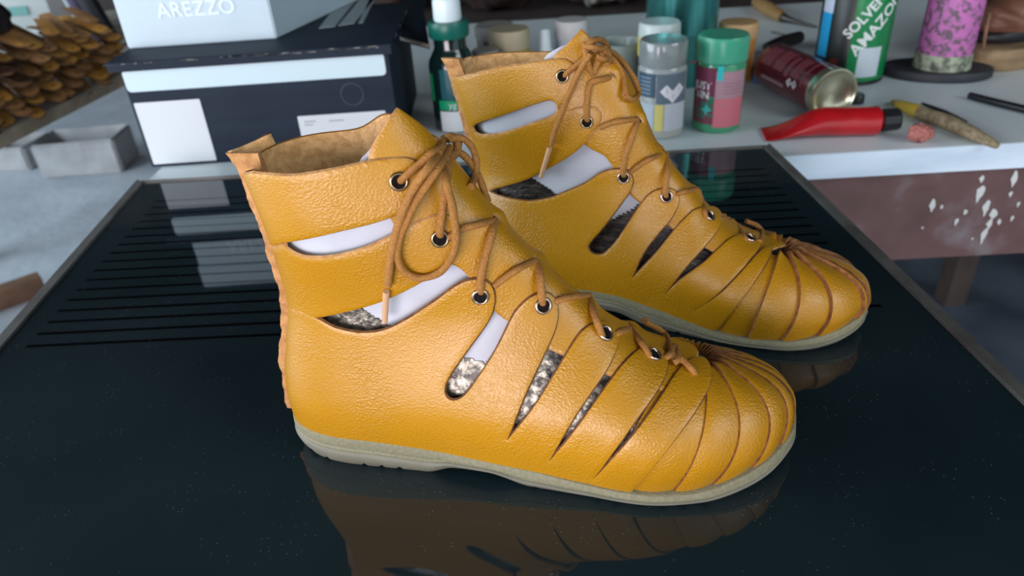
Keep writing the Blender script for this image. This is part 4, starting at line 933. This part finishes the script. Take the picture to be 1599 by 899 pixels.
# ---- green jar with pink label
J = bottle('green_jar', .268, .876, 'green lidded jar with pink and maroon label, nearest upright jar to the red tube', 'jar')
gm = plain('green_glass', (.05, .30, .15), .15, coat=.4)
part('jar_body', [(.025, 0), (.0285, .003), (.0292, .012), (.0292, .079), (.027, .084)], gm, J)
part('lid', [(.0285, .083), (.0302, .085), (.0302, .109), (.0285, .113), (0, .1135)], mat('green_lid', (.02, .33, .19), .3, col2=(.10, .40, .27), nscale=25), J)
ca = cam_ang(.268, .876)
cyl_patch(.0294, .046, .080, ca - 1.25, ca - .15, plain('maroon_label', (.17, .03, .07), .4), J, 'label'); cyl_patch(.0294, .012, .044, ca - 1.25, ca - .15, mat('mixed_label', (.03, .16, .10), .4, col2=(.18, .04, .07), nscale=60, ramp=(.5, .55)), J, 'label')
cyl_patch(.0294, .009, .044, ca - .14, ca + 1.2, plain('pink_label', (.60, .16, .20), .5), J, 'label'); cyl_patch(.0294, .044, .076, ca - .14, ca + 1.2, plain('dusty_pink_label', (.42, .24, .29), .5), J, 'label')
cyl_patch(.0298, .066, .083, ca - .1, ca + .12, plain('cyan_seal', (.03, .50, .52), .4), J, 'seal'); 
cyl_text('JUST', .0125, .0299, .058, ca - .72, dm, J, bold=.0003); cyl_text('TIN', .0125, .0299, .047, ca - .70, dm, J, bold=.0003)
o = diamond(.0299, .030, ca - .45, .007, plain('teal_mark', (.05, .42, .40), .4), J, 'teal_mark'); cyl_text('x', .006, .0299, .036, ca + .25, plain('teal_mark2', (.05, .35, .33), .4), J, name='small_mark')
for k in range(4): cyl_patch(.0298, .062 - .004 * k, .063 - .004 * k, ca + .2, ca + 1.0, plain('fine_print', (.28, .14, .18), .5), J, 'print_line', t=.0002)
# ---- orange jar
J = bottle('orange_jar', .349, 1.075, 'orange jar with pale orange lid, just behind the green jar', 'jar')
part('jar_body', [(.024, 0), (.0265, .003), (.0265, .062)], plain('orange_plastic', (.55, .24, .05), .35), J); part('lid', [(.027, .060), (.0278, .062), (.0278, .078), (.026, .081), (0, .081)], plain('pale_orange', (.58, .36, .17), .5), J)
# ---- blue tray
p = up(1187, 116, ZT)
J = bottle('blue_case', p[0], p[1], 'small blue plastic case half hidden behind the dark red can', 'case')
b = MB(); b.box((0, 0, .009), (.022, .10, .018), rz=-.30, bev=.003); b.obj('case_body', plain('blue_plastic', (.06, .16, .38), .35), J); b = MB(); b.box((0, 0, .0205), (.020, .096, .005), rz=-.30, bev=.002); b.obj('lid', plain('blue_lid', (.16, .30, .50), .35), J)
# ---- dark red can lying down
r = .0305; zc_ = ZT + r + .0006; A = up(1210, 103, zc_); Bp = up(1302, 147, zc_); ax = Bp - A; Ln = float(np.linalg.norm(ax)); q = Vector(ax).to_track_quat('Z', 'Y')
J = empty('spray_can', tuple(A), 0, 'dark red can lying on its side with its domed silver base toward the right', 'can'); J.rotation_mode = 'QUATERNION'; J.rotation_quaternion = q
crim = plain('crimson_metal', (.14, .005, .018), .25, metal=.3, coat=.5)
part('can_body', [(.016, -.010), (.022, -.009), (r - .001, -.003), (r, 0), (r, Ln - .012)], crim, J)
part('base', [(r + .0001, Ln - .013), (r + .0001, Ln - .003), (r + .0009, Ln - .001), (r + .0004, Ln + .001), (r - .0015, Ln + .001), (r - .0028, Ln - .0015), (r * .6, Ln - .0055), (r * .3, Ln - .0075), (0, Ln - .008)], plain('brass_silver', (.62, .60, .44), .22, metal=.9), J)
lc = q.inverted() @ (Vector(CP) - Vector(A)); a_ = math.atan2(lc.y, lc.x)
for k, (z0, z1, d0, d1) in enumerate([(.008, .028, -.1, .8), (.032, .050, -.1, .9), (.055, .062, -.2, .8), (.066, .080, -.1, .9), (.086, .090, -.3, .9)]):
    cyl_patch(r + .0001, z0 * Ln / .11, z1 * Ln / .11, a_ - d1, a_ - d0, plain('can_print', (.22, .05, .07), .4), J, 'printed_panel', t=.0002)
cyl_patch(r + .0001, .02, .075, a_ + .55, a_ + .68, plain('can_title', (.32, .20, .24), .4), J, 'title_strip', t=.0002)
for dz in (0, .012): 
    v = [(-.006, 0, 0), (0, .006, 0), (.006, 0, 0), (0, -.006, 0)]; mesh_obj('hazard_diamond', wrap(v, r + .0004, Ln * .62 + dz, a_ + .35), [(0, 3, 2, 1)], dm, J, smooth=False)
# ---- solvent can
J = bottle('solvent_can', .504, 1.045, 'tall green and black solvent can with slanted white lettering and blue strip', 'can')
R_ = .047; part('can_body', [(R_ - .002, 0), (R_ + .0006, .001), (R_, .004), (R_, .17), (R_ - .004, .176), (0, .177)], plain('can_black', (.005, .010, .010), .35), J, n=64)
ca = cam_ang(.504, 1.045)
cyl_patch(R_ + .0001, .006, .168, ca - .05, ca + 1.5, plain('can_green', (.0, .20, .055), .25, coat=.3), J, 'green_panel', n=30)
cyl_patch(R_ + .0002, .035, .094, ca - 1.15, ca - .72, plain('strip_blue', (.015, .38, .75), .4), J, 'blue_strip'); cyl_patch(R_ + .0002, .094, .150, ca - 1.15, ca - .70, plain('strip_white', (.55, .66, .82), .4), J, 'white_strip')
cyl_patch(R_ + .0007, .012, .052, ca + .22, ca + .90, plain('panel_white', (.52, .62, .68), .4), J, 'white_panel')
cyl_patch(R_ + .0004, .020, .036, ca - .55, ca - .3, plain('red_mark', (.12, .02, .02), .4), J, 'red_mark')
wt = plain('letter_white', (.66, .74, .72), .4)
cyl_text('SOLVENTE', .0185, R_ + .0020, .102, ca + .35, wt, J, rot=.92, bold=.0005); cyl_text('AMAZONAS', .0215, R_ + .0020, .092, ca + .78, wt, J, rot=.92, bold=.0005)
# ---- red tube
A = up(1206, 204, ZT + .006); Bp = up(1384, 187, ZT + .018); ax = (Bp - A); Ln = float(np.linalg.norm(ax)); hx = ax / Ln; hy = np.cross([0, 0, 1.], hx); hy /= np.linalg.norm(hy); hz = np.cross(hx, hy)
J = empty('adhesive_tube', (A[0], A[1], ZT), 0, 'shiny red squeeze tube with black cap lying at the front edge of the workbench', 'tube')
vs = []; n = 28; K = 22; o_ = np.array([A[0], A[1], ZT])
for i in range(K):
    t = i / (K - 1); w = .023 * (1 - t) + .018 * t; hgt = .0012 + (.0165 - .0012) * sstep(0, .55, t); c = A + ax * (t * 1.0 - .08)
    c[2] = ZT + hgt + .0006
    for k in range(n):
        a = 2 * PI * k / n; vs.append(c + hy * w * math.cos(a) * (1 + .02 * math.sin(i)) + np.array([0, 0, 1.]) * hgt * math.sin(a) - o_)
for rr, dx in ((.012, .004), (.009, .006)):
    c = A + ax * .92 + hx * dx; c[2] = ZT + .0171
    for k in range(n): a = 2 * PI * k / n; vs.append(c + hy * rr * math.cos(a) + np.array([0, 0, 1.]) * rr * math.sin(a) - o_)
fs = [(i * n + k, i * n + (k + 1) % n, (i + 1) * n + (k + 1) % n, (i + 1) * n + k) for i in range(K + 1) for k in range(n)] + [tuple(reversed(range(n))), tuple(range((K + 1) * n, (K + 2) * n))]
redm = mat('red_tube', (.50, .006, .012), .28, col2=(.36, .006, .010), nscale=25, coat=.5)
mesh_obj('tube_body', vs, fs, redm, J, angle=50)
b = MB(); c = A + ax * .92 + hx * .005; c[2] = ZT + .0171; b.lathe([(.0125, 0), (.0135, .001), (.0125, .018), (.0115, .0195), (0, .0195)], 10, 0, c=c - o_, axis=hx); b.obj('cap', plain('black_cap', (.012, .013, .016), .3), J)
c = A + ax * .45; b = MB(); b.box(tuple(c + np.array([0, -.004, 0]) - o_ + np.array([0, 0, .0136])), (.006, .006, .0006), rz=.8); b.obj('white_mark', dm, J)
# ---- small dark cap, pink ball, sticks, brush
p = up(1335, 160, ZT); J = empty('plastic_stopper', (p[0], p[1], ZT), 0, 'small black stopper lying between the dark red can and the solvent can', 'stopper')
part('cap_shell', [(.010, 0), (.011, .001), (.0105, .010), (.009, .012), (0, .0125)], plain('cap_dark', (.02, .022, .026), .4), J)
p = up(1437, 208, ZT + .010); bm = bmesh.new(); bmesh.ops.create_icosphere(bm, subdivisions=4, radius=.0125)
for v in bm.verts:
    d = v.co.normalized(); v.co = d * (.0118 + .0014 * math.sin(d.x * 9 + 2 * math.sin(d.y * 7)) + .0009 * math.sin(d.z * 15 + d.x * 11)); v.co.x *= 1.15; v.co.z *= .82
zm = min(v.co.z for v in bm.verts); me = bpy.data.meshes.new('wax_lump'); bm.to_mesh(me); bm.free(); me.materials.append(mat('pink_wax', (.42, .15, .12), .6, col2=(.30, .10, .09), nscale=70)); me.polygons.foreach_set('use_smooth', np.ones(len(me.polygons), dtype=bool))
o = bpy.data.objects.new('wax_lump', me); COL.objects.link(o); o.location = (p[0], p[1], ZT - zm); tag(o, 'small crumpled pink lump at the front edge beside the wrapped brush', 'lump')
def stick(name, pts, rs, m, label, cat, zoff=None, parts=()):
    P = [up(p[0], p[1], ZT + rs[min(i, len(rs) - 1)] + (p[2] if len(p) > 2 else 0)) for i, p in enumerate(pts)]; o0 = P[0].copy(); o0[2] = ZT
    J = empty(name, tuple(o0), 0, label, cat); b = MB(); b.tube([q - o0 for q in P], rs, n=12); b.obj(parts[0] if parts else 'shaft', m, J, smooth=True, angle=50); return J, P, o0
strap = mat('wrapped_cord', (.30, .25, .15), .8, col2=(.16, .12, .07), nscale=160, bump=.8, bscale=500)
J, P, o0 = stick('wrapped_brush', [(1435, 176), (1478, 190), (1520, 209), (1558, 228)], [.0078, .0086, .0075, .0035], strap, 'cord wrapped tool with yellow tip at the front edge of the workbench', 'tool', parts=['handle'])
P2 = [up(1392, 158, ZT + .002), up(1405, 163, ZT + .006), up(1425, 171, ZT + .008), up(1438, 177, ZT + .0078)]; b = MB(); b.tube([q - o0 for q in P2], [.0012, .0055, .008, .0078], n=12); b.obj('tip', plain('yellow_paint', (.48, .33, .04), .5), J, smooth=True)
stick('thin_blade', [(1440, 161, .0), (1475, 175, 0), (1508, 191, .004)], [.0012, .0028, .0022], plain('dark_steel', (.03, .035, .04), .35, metal=.5), 'thin dark pointed blade beside the cord wrapped tool', 'blade')
stick('black_rod', [(1514, 149), (1560, 161), (1640, 180)], [.0045, .0048, .0048], plain('black_rod', (.008, .010, .013), .35), 'black rod near the right edge of the photo, below the tan sole', 'rod')
J, P, o0 = stick('wooden_awl', [(1182, 3), (1200, 14), (1222, 27)], [.011, .013, .009], mat('awl_wood', (.40, .25, .10), .5, col2=(.28, .16, .06), nscale=20), 'wooden handled awl lying at the back of the workbench', 'awl', parts=['handle'])
b = MB(); b.tube([up(1222, 27, ZT + .009) - o0, up(1240, 33, ZT + .006) - o0, up(1275, 42, ZT + .003) - o0], [.0085, .004, .0018], n=10); b.obj('blade', plain('awl_steel', (.06, .055, .05), .4, metal=.6), J, smooth=True)
stick('stubby_file', [(1196, 75), (1222, 66), (1248, 58)], [.008, .011, .010], plain('handle_black', (.015, .013, .015), .4), 'stubby black handle lying just behind the dark red can', 'handle')
stick('metal_strip', [(1205, 50), (1240, 58)], [.002, .002], plain('strip_steel', (.2, .2, .2), .4, metal=.7), 'thin metal strip behind the stubby black handle', 'strip')
# ---- pink tin on a dark base
p = up(1466, 116, ZT); J = empty('paint_spattered_tin', (p[0], p[1], ZT), 0, 'pink paint spattered tin standing on a dark oval plate', 'tin')
pk = mat('pink_spatter', (.46, .14, .39), .6, col2=(.12, .08, .11), nscale=120, ndet=9, ramp=(.47, .60)); gl = mat('glue_crust', (.36, .42, .30), .6, col2=(.07, .08, .06), nscale=80, ndet=6, ramp=(.40, .6))
part('tin_body', [(.0355, .030), (.0352, .032), (.0345, .125), (.033, .13), (0, .13)], pk, J, n=48); part('crusted_foot', [(.0375, .0125), (.0368, .018), (.0358, .033)], gl, J, n=48)
b = MB(); vs = []; n = 48
for rz_, hh in ((.96, 0), (1, .002), (1, .010), (.97, .0125)):
    for k in range(n):
        a = 2 * PI * k / n; vs.append((.072 * rz_ * math.copysign(abs(math.cos(a)) ** .9, math.cos(a)), .046 * rz_ * math.copysign(abs(math.sin(a)) ** 1.15, math.sin(a)), hh))
b.add([Matrix.Rotation(-.35, 3, 'Z') @ Vector(v) for v in vs], [(i * n + k, i * n + (k + 1) % n, (i + 1) * n + (k + 1) % n, (i + 1) * n + k) for i in range(3) for k in range(n)] + [tuple(reversed(range(n))), tuple(range(3 * n, 4 * n))])
o = b.obj('dark_plate', mat('dark_rubber', (.018, .022, .03), .55, col2=(.03, .035, .045), nscale=30), None, smooth=True); o.location = (p[0] - .006, p[1], ZT); tag(o, 'dark oval plate under the pink spattered tin', 'plate')
for ch in J.children: pass
# ---- small papers behind the solvent can
J = bottle('paper_packet', .585, 1.16, 'small pale paper packet between solvent can and pink tin', 'packet')
b = MB(); b.box((0, 0, .03), (.035, .02, .06), rz=.3, bev=.002); b.obj('packet_body', plain('packet', (.42, .43, .42), .6), J); b = MB(); b.box((0, 0, .062), (.033, .012, .006), rz=.3, bev=.001); b.obj('folded_top', plain('packet2', (.34, .35, .33), .6), J)
# ---- brown shoe and tan wooden sole at right
brl = mat('brown_leather', (.13, .05, .03), .5, col2=(.22, .11, .07), nscale=16, bump=.5, bscale=60, bdist=.004)
tan = mat('tan_wood_sole', (.33, .24, .13), .7, col2=(.20, .13, .07), nscale=14, stretch=(1, 4, 4))
def sole_blank(parent, name, m, z0, z1, sc=1.0, grow=0):
    ring = near.P[int(np.argmin(abs(near.zs - .02)))][:-1:3, :2]; c = ring.mean(0); ring = c + (ring - c) * (1 + grow)
    n = len(ring); vs = []
    for g_, z in ((.97, z0), (1, z0 + .003), (1, z1 - .003), (.97, z1)):
        for q_ in ring: w = c + (q_ - c) * g_; vs.append((w[0] * sc, w[1] * sc, z))
    fs = [(i * n + k, i * n + (k + 1) % n, (i + 1) * n + (k + 1) % n, (i + 1) * n + k) for i in range(3) for k in range(n)] + [tuple(reversed(range(n))), tuple(range(3 * n, 4 * n))]
    return mesh_obj(name, vs, fs, m, parent, angle=50)
ps = up(1518, 100, ZT)
TS = empty('tan_sole', (ps[0] + .262, ps[1] + .065, ZT), math.radians(197), 'tan sole blank lying flat under the brown shoe at the right edge', 'sole')
sole_blank(TS, 'sole_body', tan, 0, .030)
BS = empty('brown_shoe', (ps[0] + .270, ps[1] + .088, ZT + .0305), math.radians(195), 'worn brown leather shoe with loose cord, resting on the tan sole at the right edge', 'shoe')
sole_blank(BS, 'outsole', plain('black_sole', (.012, .012, .014), .5), 0, .014, .96, .02)
P_ = near.P.copy(); P_ *= .93; P_[:, :, 2] = P_[:, :, 2] * .95 + .006
vmx = int(np.argmin(abs(near.zs - .105))); W_ = 2 * near.NU + 1; vs = (P_ + near.N * .002)[:vmx + 1]
vs = vs + .002 * np.sin(vs[:, :, :1] * 130 + 3 * np.sin(vs[:, :, 2:] * 90)) * near.N[:vmx + 1]
fs = [(i * W_ + j, i * W_ + j + 1, (i + 1) * W_ + j + 1, (i + 1) * W_ + j) for i in range(vmx) for j in range(2 * near.NU)]
o = mesh_obj('upper', vs.reshape(-1, 3), fs, brl, BS); md = o.modifiers.new('s', 'SOLIDIFY'); md.thickness = .002
b = MB(); b.tube([up(1545, 22, ZT + .075) - np.array([0, 0, 0]), up(1540, 45, ZT + .06), up(1536, 70, ZT + .035), up(1531, 97, ZT + .004)], .0022, n=8)
o = b.obj('dangling_cord', plain('brown_cord', (.28, .16, .10), .8)); tag(o, 'thin brown cord dangling down in front of the brown shoe', 'cord')
# ============================================================ LEFT SIDE AND BACKGROUND
ZL = -.086
pm = [mat('cutout_yellow', (.80, .42, .09), .5, col2=(.55, .24, .05), nscale=14), mat('cutout_tan', (.55, .29, .11), .6, col2=(.36, .17, .06), nscale=14), mat('cutout_brown', (.13, .06, .03), .65, col2=(.05, .025, .015), nscale=18)]
pe = plain('cutout_edge', (.10, .05, .02), .8); ph_ = plain('cutout_hole', (.03, .015, .01), .9)
def cutout(mi, droop, ln=.17, w=.0165):
    b = MB(); th = .0028; out = []; n = 10
    for i in range(n + 1): a = -PI / 2 + PI * i / n; out.append((ln - w + w * math.cos(a) * 1.25, w * math.sin(a)))
    m_ = 9
    top = [(ln - w * 1.0) * k / m_ for k in range(m_, -1, -1)]
    up_ = [(x, w * (.75 + .25 * x / ln)) for x in top]; dn = [(x, -w * (.75 + .25 * x / ln)) for x in reversed(top)]
    poly = out + up_[1:] + dn[:-1]; k = len(poly); cv = lambda x: -droop * (x / ln) ** 2.2
    hole = [(ln - .011 + .0032 * math.cos(2 * PI * q / 8), .0032 * math.sin(2 * PI * q / 8)) for q in range(8)]
    vs = [(x, y, cv(x) + th + .0012 * math.cos(y / w * 1.4)) for x, y in poly] + [(x, y, cv(x)) for x, y in poly]
    # strip faces across the width keep the curve
    c = [(x, 0, cv(x) + th + .0015) for x in top]
    vs2 = vs + c; ci = 2 * k; fs = []; mi_ = []
    tip0, tipn = 0, n
    fs.append(tuple(range(0, n + 1)) + (ci,)); mi_.append(0)
    for q in range(m_):
        fs.append((n + q, n + q + 1, ci + q + 1, ci + q)); mi_.append(0)
        a_ = (k - q) % k; b_ = (k - q - 1) % k; fs.append((ci + q, ci + q + 1, b_, a_)); mi_.append(0)
    for q in range(k): fs.append((q, q + k, (q + 1) % k + k, (q + 1) % k)); mi_.append(1)
    fs.append(tuple(reversed(range(k, 2 * k)))); mi_.append(1)
    h0 = len(vs2); vs2 += [(x, y, cv(ln - .011) + th + .0031) for x, y in hole]; fs.append(tuple(range(h0, h0 + 8))); mi_.append(2)
    b.v = [tuple(v) for v in vs2]; b.f = fs; b.m = mi_
    return b.obj('leather_cutout', [pm[mi], pe, ph_], None)
ORD = ['first', 'second', 'third', 'fourth', 'fifth', 'sixth', 'seventh', 'eighth', 'ninth', 'tenth', 'eleventh', 'twelfth', 'thirteenth']
proto = [cutout(0, .012), cutout(1, .012), cutout(2, .010)]
used_p = [False] * 3
rr_ = random.Random(3); cnt = 0
NL = 8
for layer in range(NL):
    for k in range(13):
        s = -.20 + .056 * k + rr_.uniform(-.012, .012) + .02 * (layer % 2)
        if s + .02 * layer > .50: continue
        inn = .055 + .010 * layer + rr_.uniform(-.012, .012)
        e_ = A0[:2] + dA * (s + .02 * layer) + nA * inn
        ang = math.radians(-42 + rr_.uniform(-14, 14)); mi = 0 if rr_.random() < .55 else 1
        if layer in (4, 5) and 3 <= k <= 5: mi = 2
        src = proto[mi]
        if used_p[mi]: o = src.copy(); COL.objects.link(o)
        else: o = src; used_p[mi] = True
        o.location = (e_[0] - .10 * math.cos(ang), e_[1] - .10 * math.sin(ang), ZL + .0135 + layer * .0140 + rr_.uniform(0, .003)); o.rotation_euler = (rr_.uniform(-.15, .15), rr_.uniform(-.02, .08), ang)
        tag(o, '%s punched leather cut-out, %s heap layer from bottom, %s from near end' % (('yellow', 'tan', 'dark brown')[mi], ORD[layer], ORD[k]), 'leather piece', 'leather cut-outs heaped on the side table'); cnt += 1
def at_table(px, py, z=ZL): return up(px, py, z)
# dark hide on top of the heap
def blob(name, c, d, m, label, cat, seed=0, sub=4, amp=.12, rz=0, group=None, bent=0):
    bm = bmesh.new(); bmesh.ops.create_icosphere(bm, subdivisions=sub, radius=.5)
    for v in bm.verts:
        q = v.co.normalized(); r_ = .5 * (1 + amp * math.sin(q.x * 5 + seed) * math.cos(q.y * 4 + seed * 2) + amp * .6 * math.sin(q.z * 9 + q.x * 7 + seed) + amp * .4 * math.sin(q.y * 15 + seed))
        v.co = Vector((q.x * r_ * d[0], q.y * r_ * d[1], max(q.z * r_ * d[2], -.42 * d[2])))
    zm = min(v.co.z for v in bm.verts)
    for v in bm.verts: v.co.z -= zm
    me = bpy.data.meshes.new(name); bm.to_mesh(me); bm.free(); me.materials.append(m); me.polygons.foreach_set('use_smooth', np.ones(len(me.polygons), dtype=bool))
    o = bpy.data.objects.new(name, me); COL.objects.link(o); o.location = c; o.rotation_euler = (0, 0, rz); tag(o, label, cat, group); return o
p = at_table(30, 62, ZL + .115); 
hide = mat('tan_hide', (.26, .13, .05), .7, col2=(.13, .06, .03), nscale=10, bump=.5, bscale=30, bdist=.004)
vs = []; nx, ny = 26, 16
for i in range(nx):
    for j in range(ny):
        u, v_ = i / (nx - 1), j / (ny - 1); w = dA * (-.20 + .78 * u) + nA * (.20 + .26 * v_ + .03 * math.sin(u * 9)); z = ZL + .132 + .012 * math.sin(u * 11 + v_ * 4) + .008 * math.cos(v_ * 9) - .10 * sstep(.55, 1, u)
        q = A0[:2] + w; vs.append((q[0], q[1], z))
fs = [(i * ny + j, i * ny + j + 1, (i + 1) * ny + j + 1, (i + 1) * ny + j) for i in range(nx - 1) for j in range(ny - 1)]
o = mesh_obj('leather_hide', vs, fs, hide); md = o.modifiers.new('s', 'SOLIDIFY'); md.thickness = .004; tag(o, 'rumpled tan leather hide draped over the top of the cut-out heap', 'hide')
p = up(4, 50, ZL + .13); blob('dark_lump', (p[0] - .02, p[1], ZL + .125), (.07, .09, .075), plain('black_lump', (.012, .012, .014), .5), 'black lump resting on the leather heap at the far left edge', 'lump', 1)
# things standing behind the heap on the side table
def boxy(name, px, py, w, d, h, m, label, cat, rz=0, z=ZL, lidm=None):
    p = up(px, py, z); J = empty(name, (p[0], p[1], z), rz, label, cat); b = MB(); b.box((0, d / 2, h / 2), (w, d, h), bev=.004); b.obj('box_body' if 'bag' not in name else 'panel', m, J)
    if lidm: b = MB(); b.box((0, d / 2, h + .006), (w + .006, d + .006, .014), bev=.003); b.obj('lid', lidm, J)
    return J
J = boxy('storage_box', 38, 70, .24, .2, .17, mat('milky_box', (.50, .56, .56), .5, col2=(.42, .50, .50), nscale=8), 'pale storage box with a teal mark at the top left, behind the leather heap', 'box', rz=.1)
b = MB(); b.box((.0, -.0025, .085), (.085, .002, .022), rz=0); b.obj('teal_mark', plain('teal_band', (.15, .38, .36), .5), J)
J = boxy('grey_case', 116, 66, .070, .12, .16, plain('grey_case', (.13, .13, .13), .5), 'mid grey case standing right beside the pale storage box', 'case', rz=.05); b = MB(); b.box((0, -.003, .03), (.07, .004, .05), bev=.001); b.obj('dark_panel', plain('case_dark', (.03, .03, .032), .5), J)
def roll(name, px, py, r, h, m, label, cat, lean=0.0, z=ZL, group=None):
    p = up(px, py, z); J = empty(name, (p[0], p[1], z + (r * math.sin(abs(lean)))), 0, label, cat, group); J.rotation_euler = (0, lean, 0)
    b = MB(); b.lathe([(r, 0), (r, h)], 24); b.lathe([(r * .55, h), (r * .55, h + .001), (0, h + .0005)], 20, 1); b.obj('rolled_sheet', [m, plain('roll_core', (.01, .01, .01), .8)], J, smooth=True, angle=40); return J
roll('white_roll', 146, 66, .012, .20, plain('roll_white', (.38, .44, .50), .5), 'thin pale roll leaning between the grey case and the purple roll', 'roll', -.25)
roll('purple_roll', 156, 66, .019, .22, plain('roll_purple', (.06, .05, .10), .5), 'dark purple roll leaning left of the stacked shoeboxes', 'roll', -.25)
roll('black_roll', 178, 72, .022, .22, plain('roll_black', (.012, .014, .022), .5), 'near black roll leaning closest to the stacked shoeboxes', 'roll', -.25)
# concrete blocks on the floor
blk = mat('cement_block', (.42, .44, .45), .9, col2=(.28, .29, .30), nscale=9, ndet=8, bump=.5, bscale=40, bdist=.006)
def block(px, py, w, d, h, rz, label):
    p = up(px, py, -.75); bm = bmesh.new(); bmesh.ops.create_cube(bm, size=1)
    for v in bm.verts: v.co = Vector((v.co.x * w, v.co.y * d + d / 2, (v.co.z + .5) * h))
    # two hollow cells
    bmesh.ops.bevel(bm, geom=list(bm.edges), offset=.008, segments=2, affect='EDGES'); f = max(bm.faces, key=lambda f: (f.calc_center_median().z, f.calc_area()))
    me = bpy.data.meshes.new('cement_block'); 
    bmesh.ops.inset_region(bm, faces=[f], thickness=.03)
    bmesh.ops.translate(bm, verts=list(f.verts), vec=(0, 0, -.05))
    bm.to_mesh(me); bm.free(); me.materials.append(blk); o = bpy.data.objects.new('cement_block', me); COL.objects.link(o); o.location = (p[0], p[1], -.75); o.rotation_euler = (0, 0, rz); tag(o, label, 'block', 'cement blocks on the floor'); return o
block(130, 275, .32, .20, .14,  .05, 'pale cement block on the floor nearest the black shoebox'); block(10, 268, .22, .20, .10, -.1, 'low cement block on the floor at the left edge, partly under the side table')
p = up(8, 478, -.75); J = empty('wood_offcut', (p[0], p[1], -.75), .7, 'brown wooden offcut on the floor at the left edge beside the glass table', 'wood'); b = MB(); b.box((0, 0, .03), (.22, .05, .06), bev=.004); b.obj('plank', mat('offcut', (.20, .11, .06), .8, col2=(.10, .06, .04), nscale=12), J)
# dark rolls and hides on a shelf behind the workbench
SH = empty('back_shelf', (.75, 1.95, -.75), 0, 'dark wooden shelf behind the workbench, holding dim rolls and hides', 'shelf')
b = MB(); b.box((0, 0, .70), (2.3, .6, .03)); b.obj('shelf_board', wood_dark, SH)
for x in (-1.1, 1.1): b = MB(); b.box((x, 0, .343), (.05, .55, .686)); b.obj('leg', wood_dark, SH)
b = MB(); b.box((0, .29, .35), (2.2, .02, .69)); b.obj('back_panel', wood_dark, SH)
zs_ = -.75 + .715
spk2 = mat('speckled_scrap', (.05, .045, .04), .8, col2=(.30, .30, .24), nscale=40, ndet=6, ramp=(.5, .62)); dl = mat('dark_hide', (.035, .022, .022), .6, col2=(.07, .035, .03), nscale=9); gy = mat('grey_cloth', (.12, .11, .10), .8, col2=(.06, .055, .05), nscale=12)
for i, (x, y, d, m, lab, cat) in enumerate([(-.26, 1.95, (.22, .24, .20), dl, 'dark folded hide on the back shelf above the black shoebox', 'hide'), (.01, 1.85, (.20, .20, .17), dl, 'dark red brown hide heap on the back shelf behind the dark bottle', 'hide'), (.265, 1.83, (.18, .18, .10), spk2, 'speckled grey scrap heap on the back shelf behind the white capped pot', 'scrap'), (.53, 1.90, (.24, .26, .13), gy, 'grey brown cloth bundle on the back shelf behind the tall teal tin', 'cloth'), (.80, 1.90, (.30, .36, .14), dl, 'dark hide bundle on the back shelf behind the wooden awl', 'hide'), (1.15, 1.95, (.3, .36, .16), gy, 'dim cloth bundle at the right end of the back shelf', 'cloth')]):
    blob('hide_bundle' if cat == 'hide' else cat + '_bundle', (x, y, zs_), d, m, lab, cat, seed=i * 1.7 + 1, rz=i)
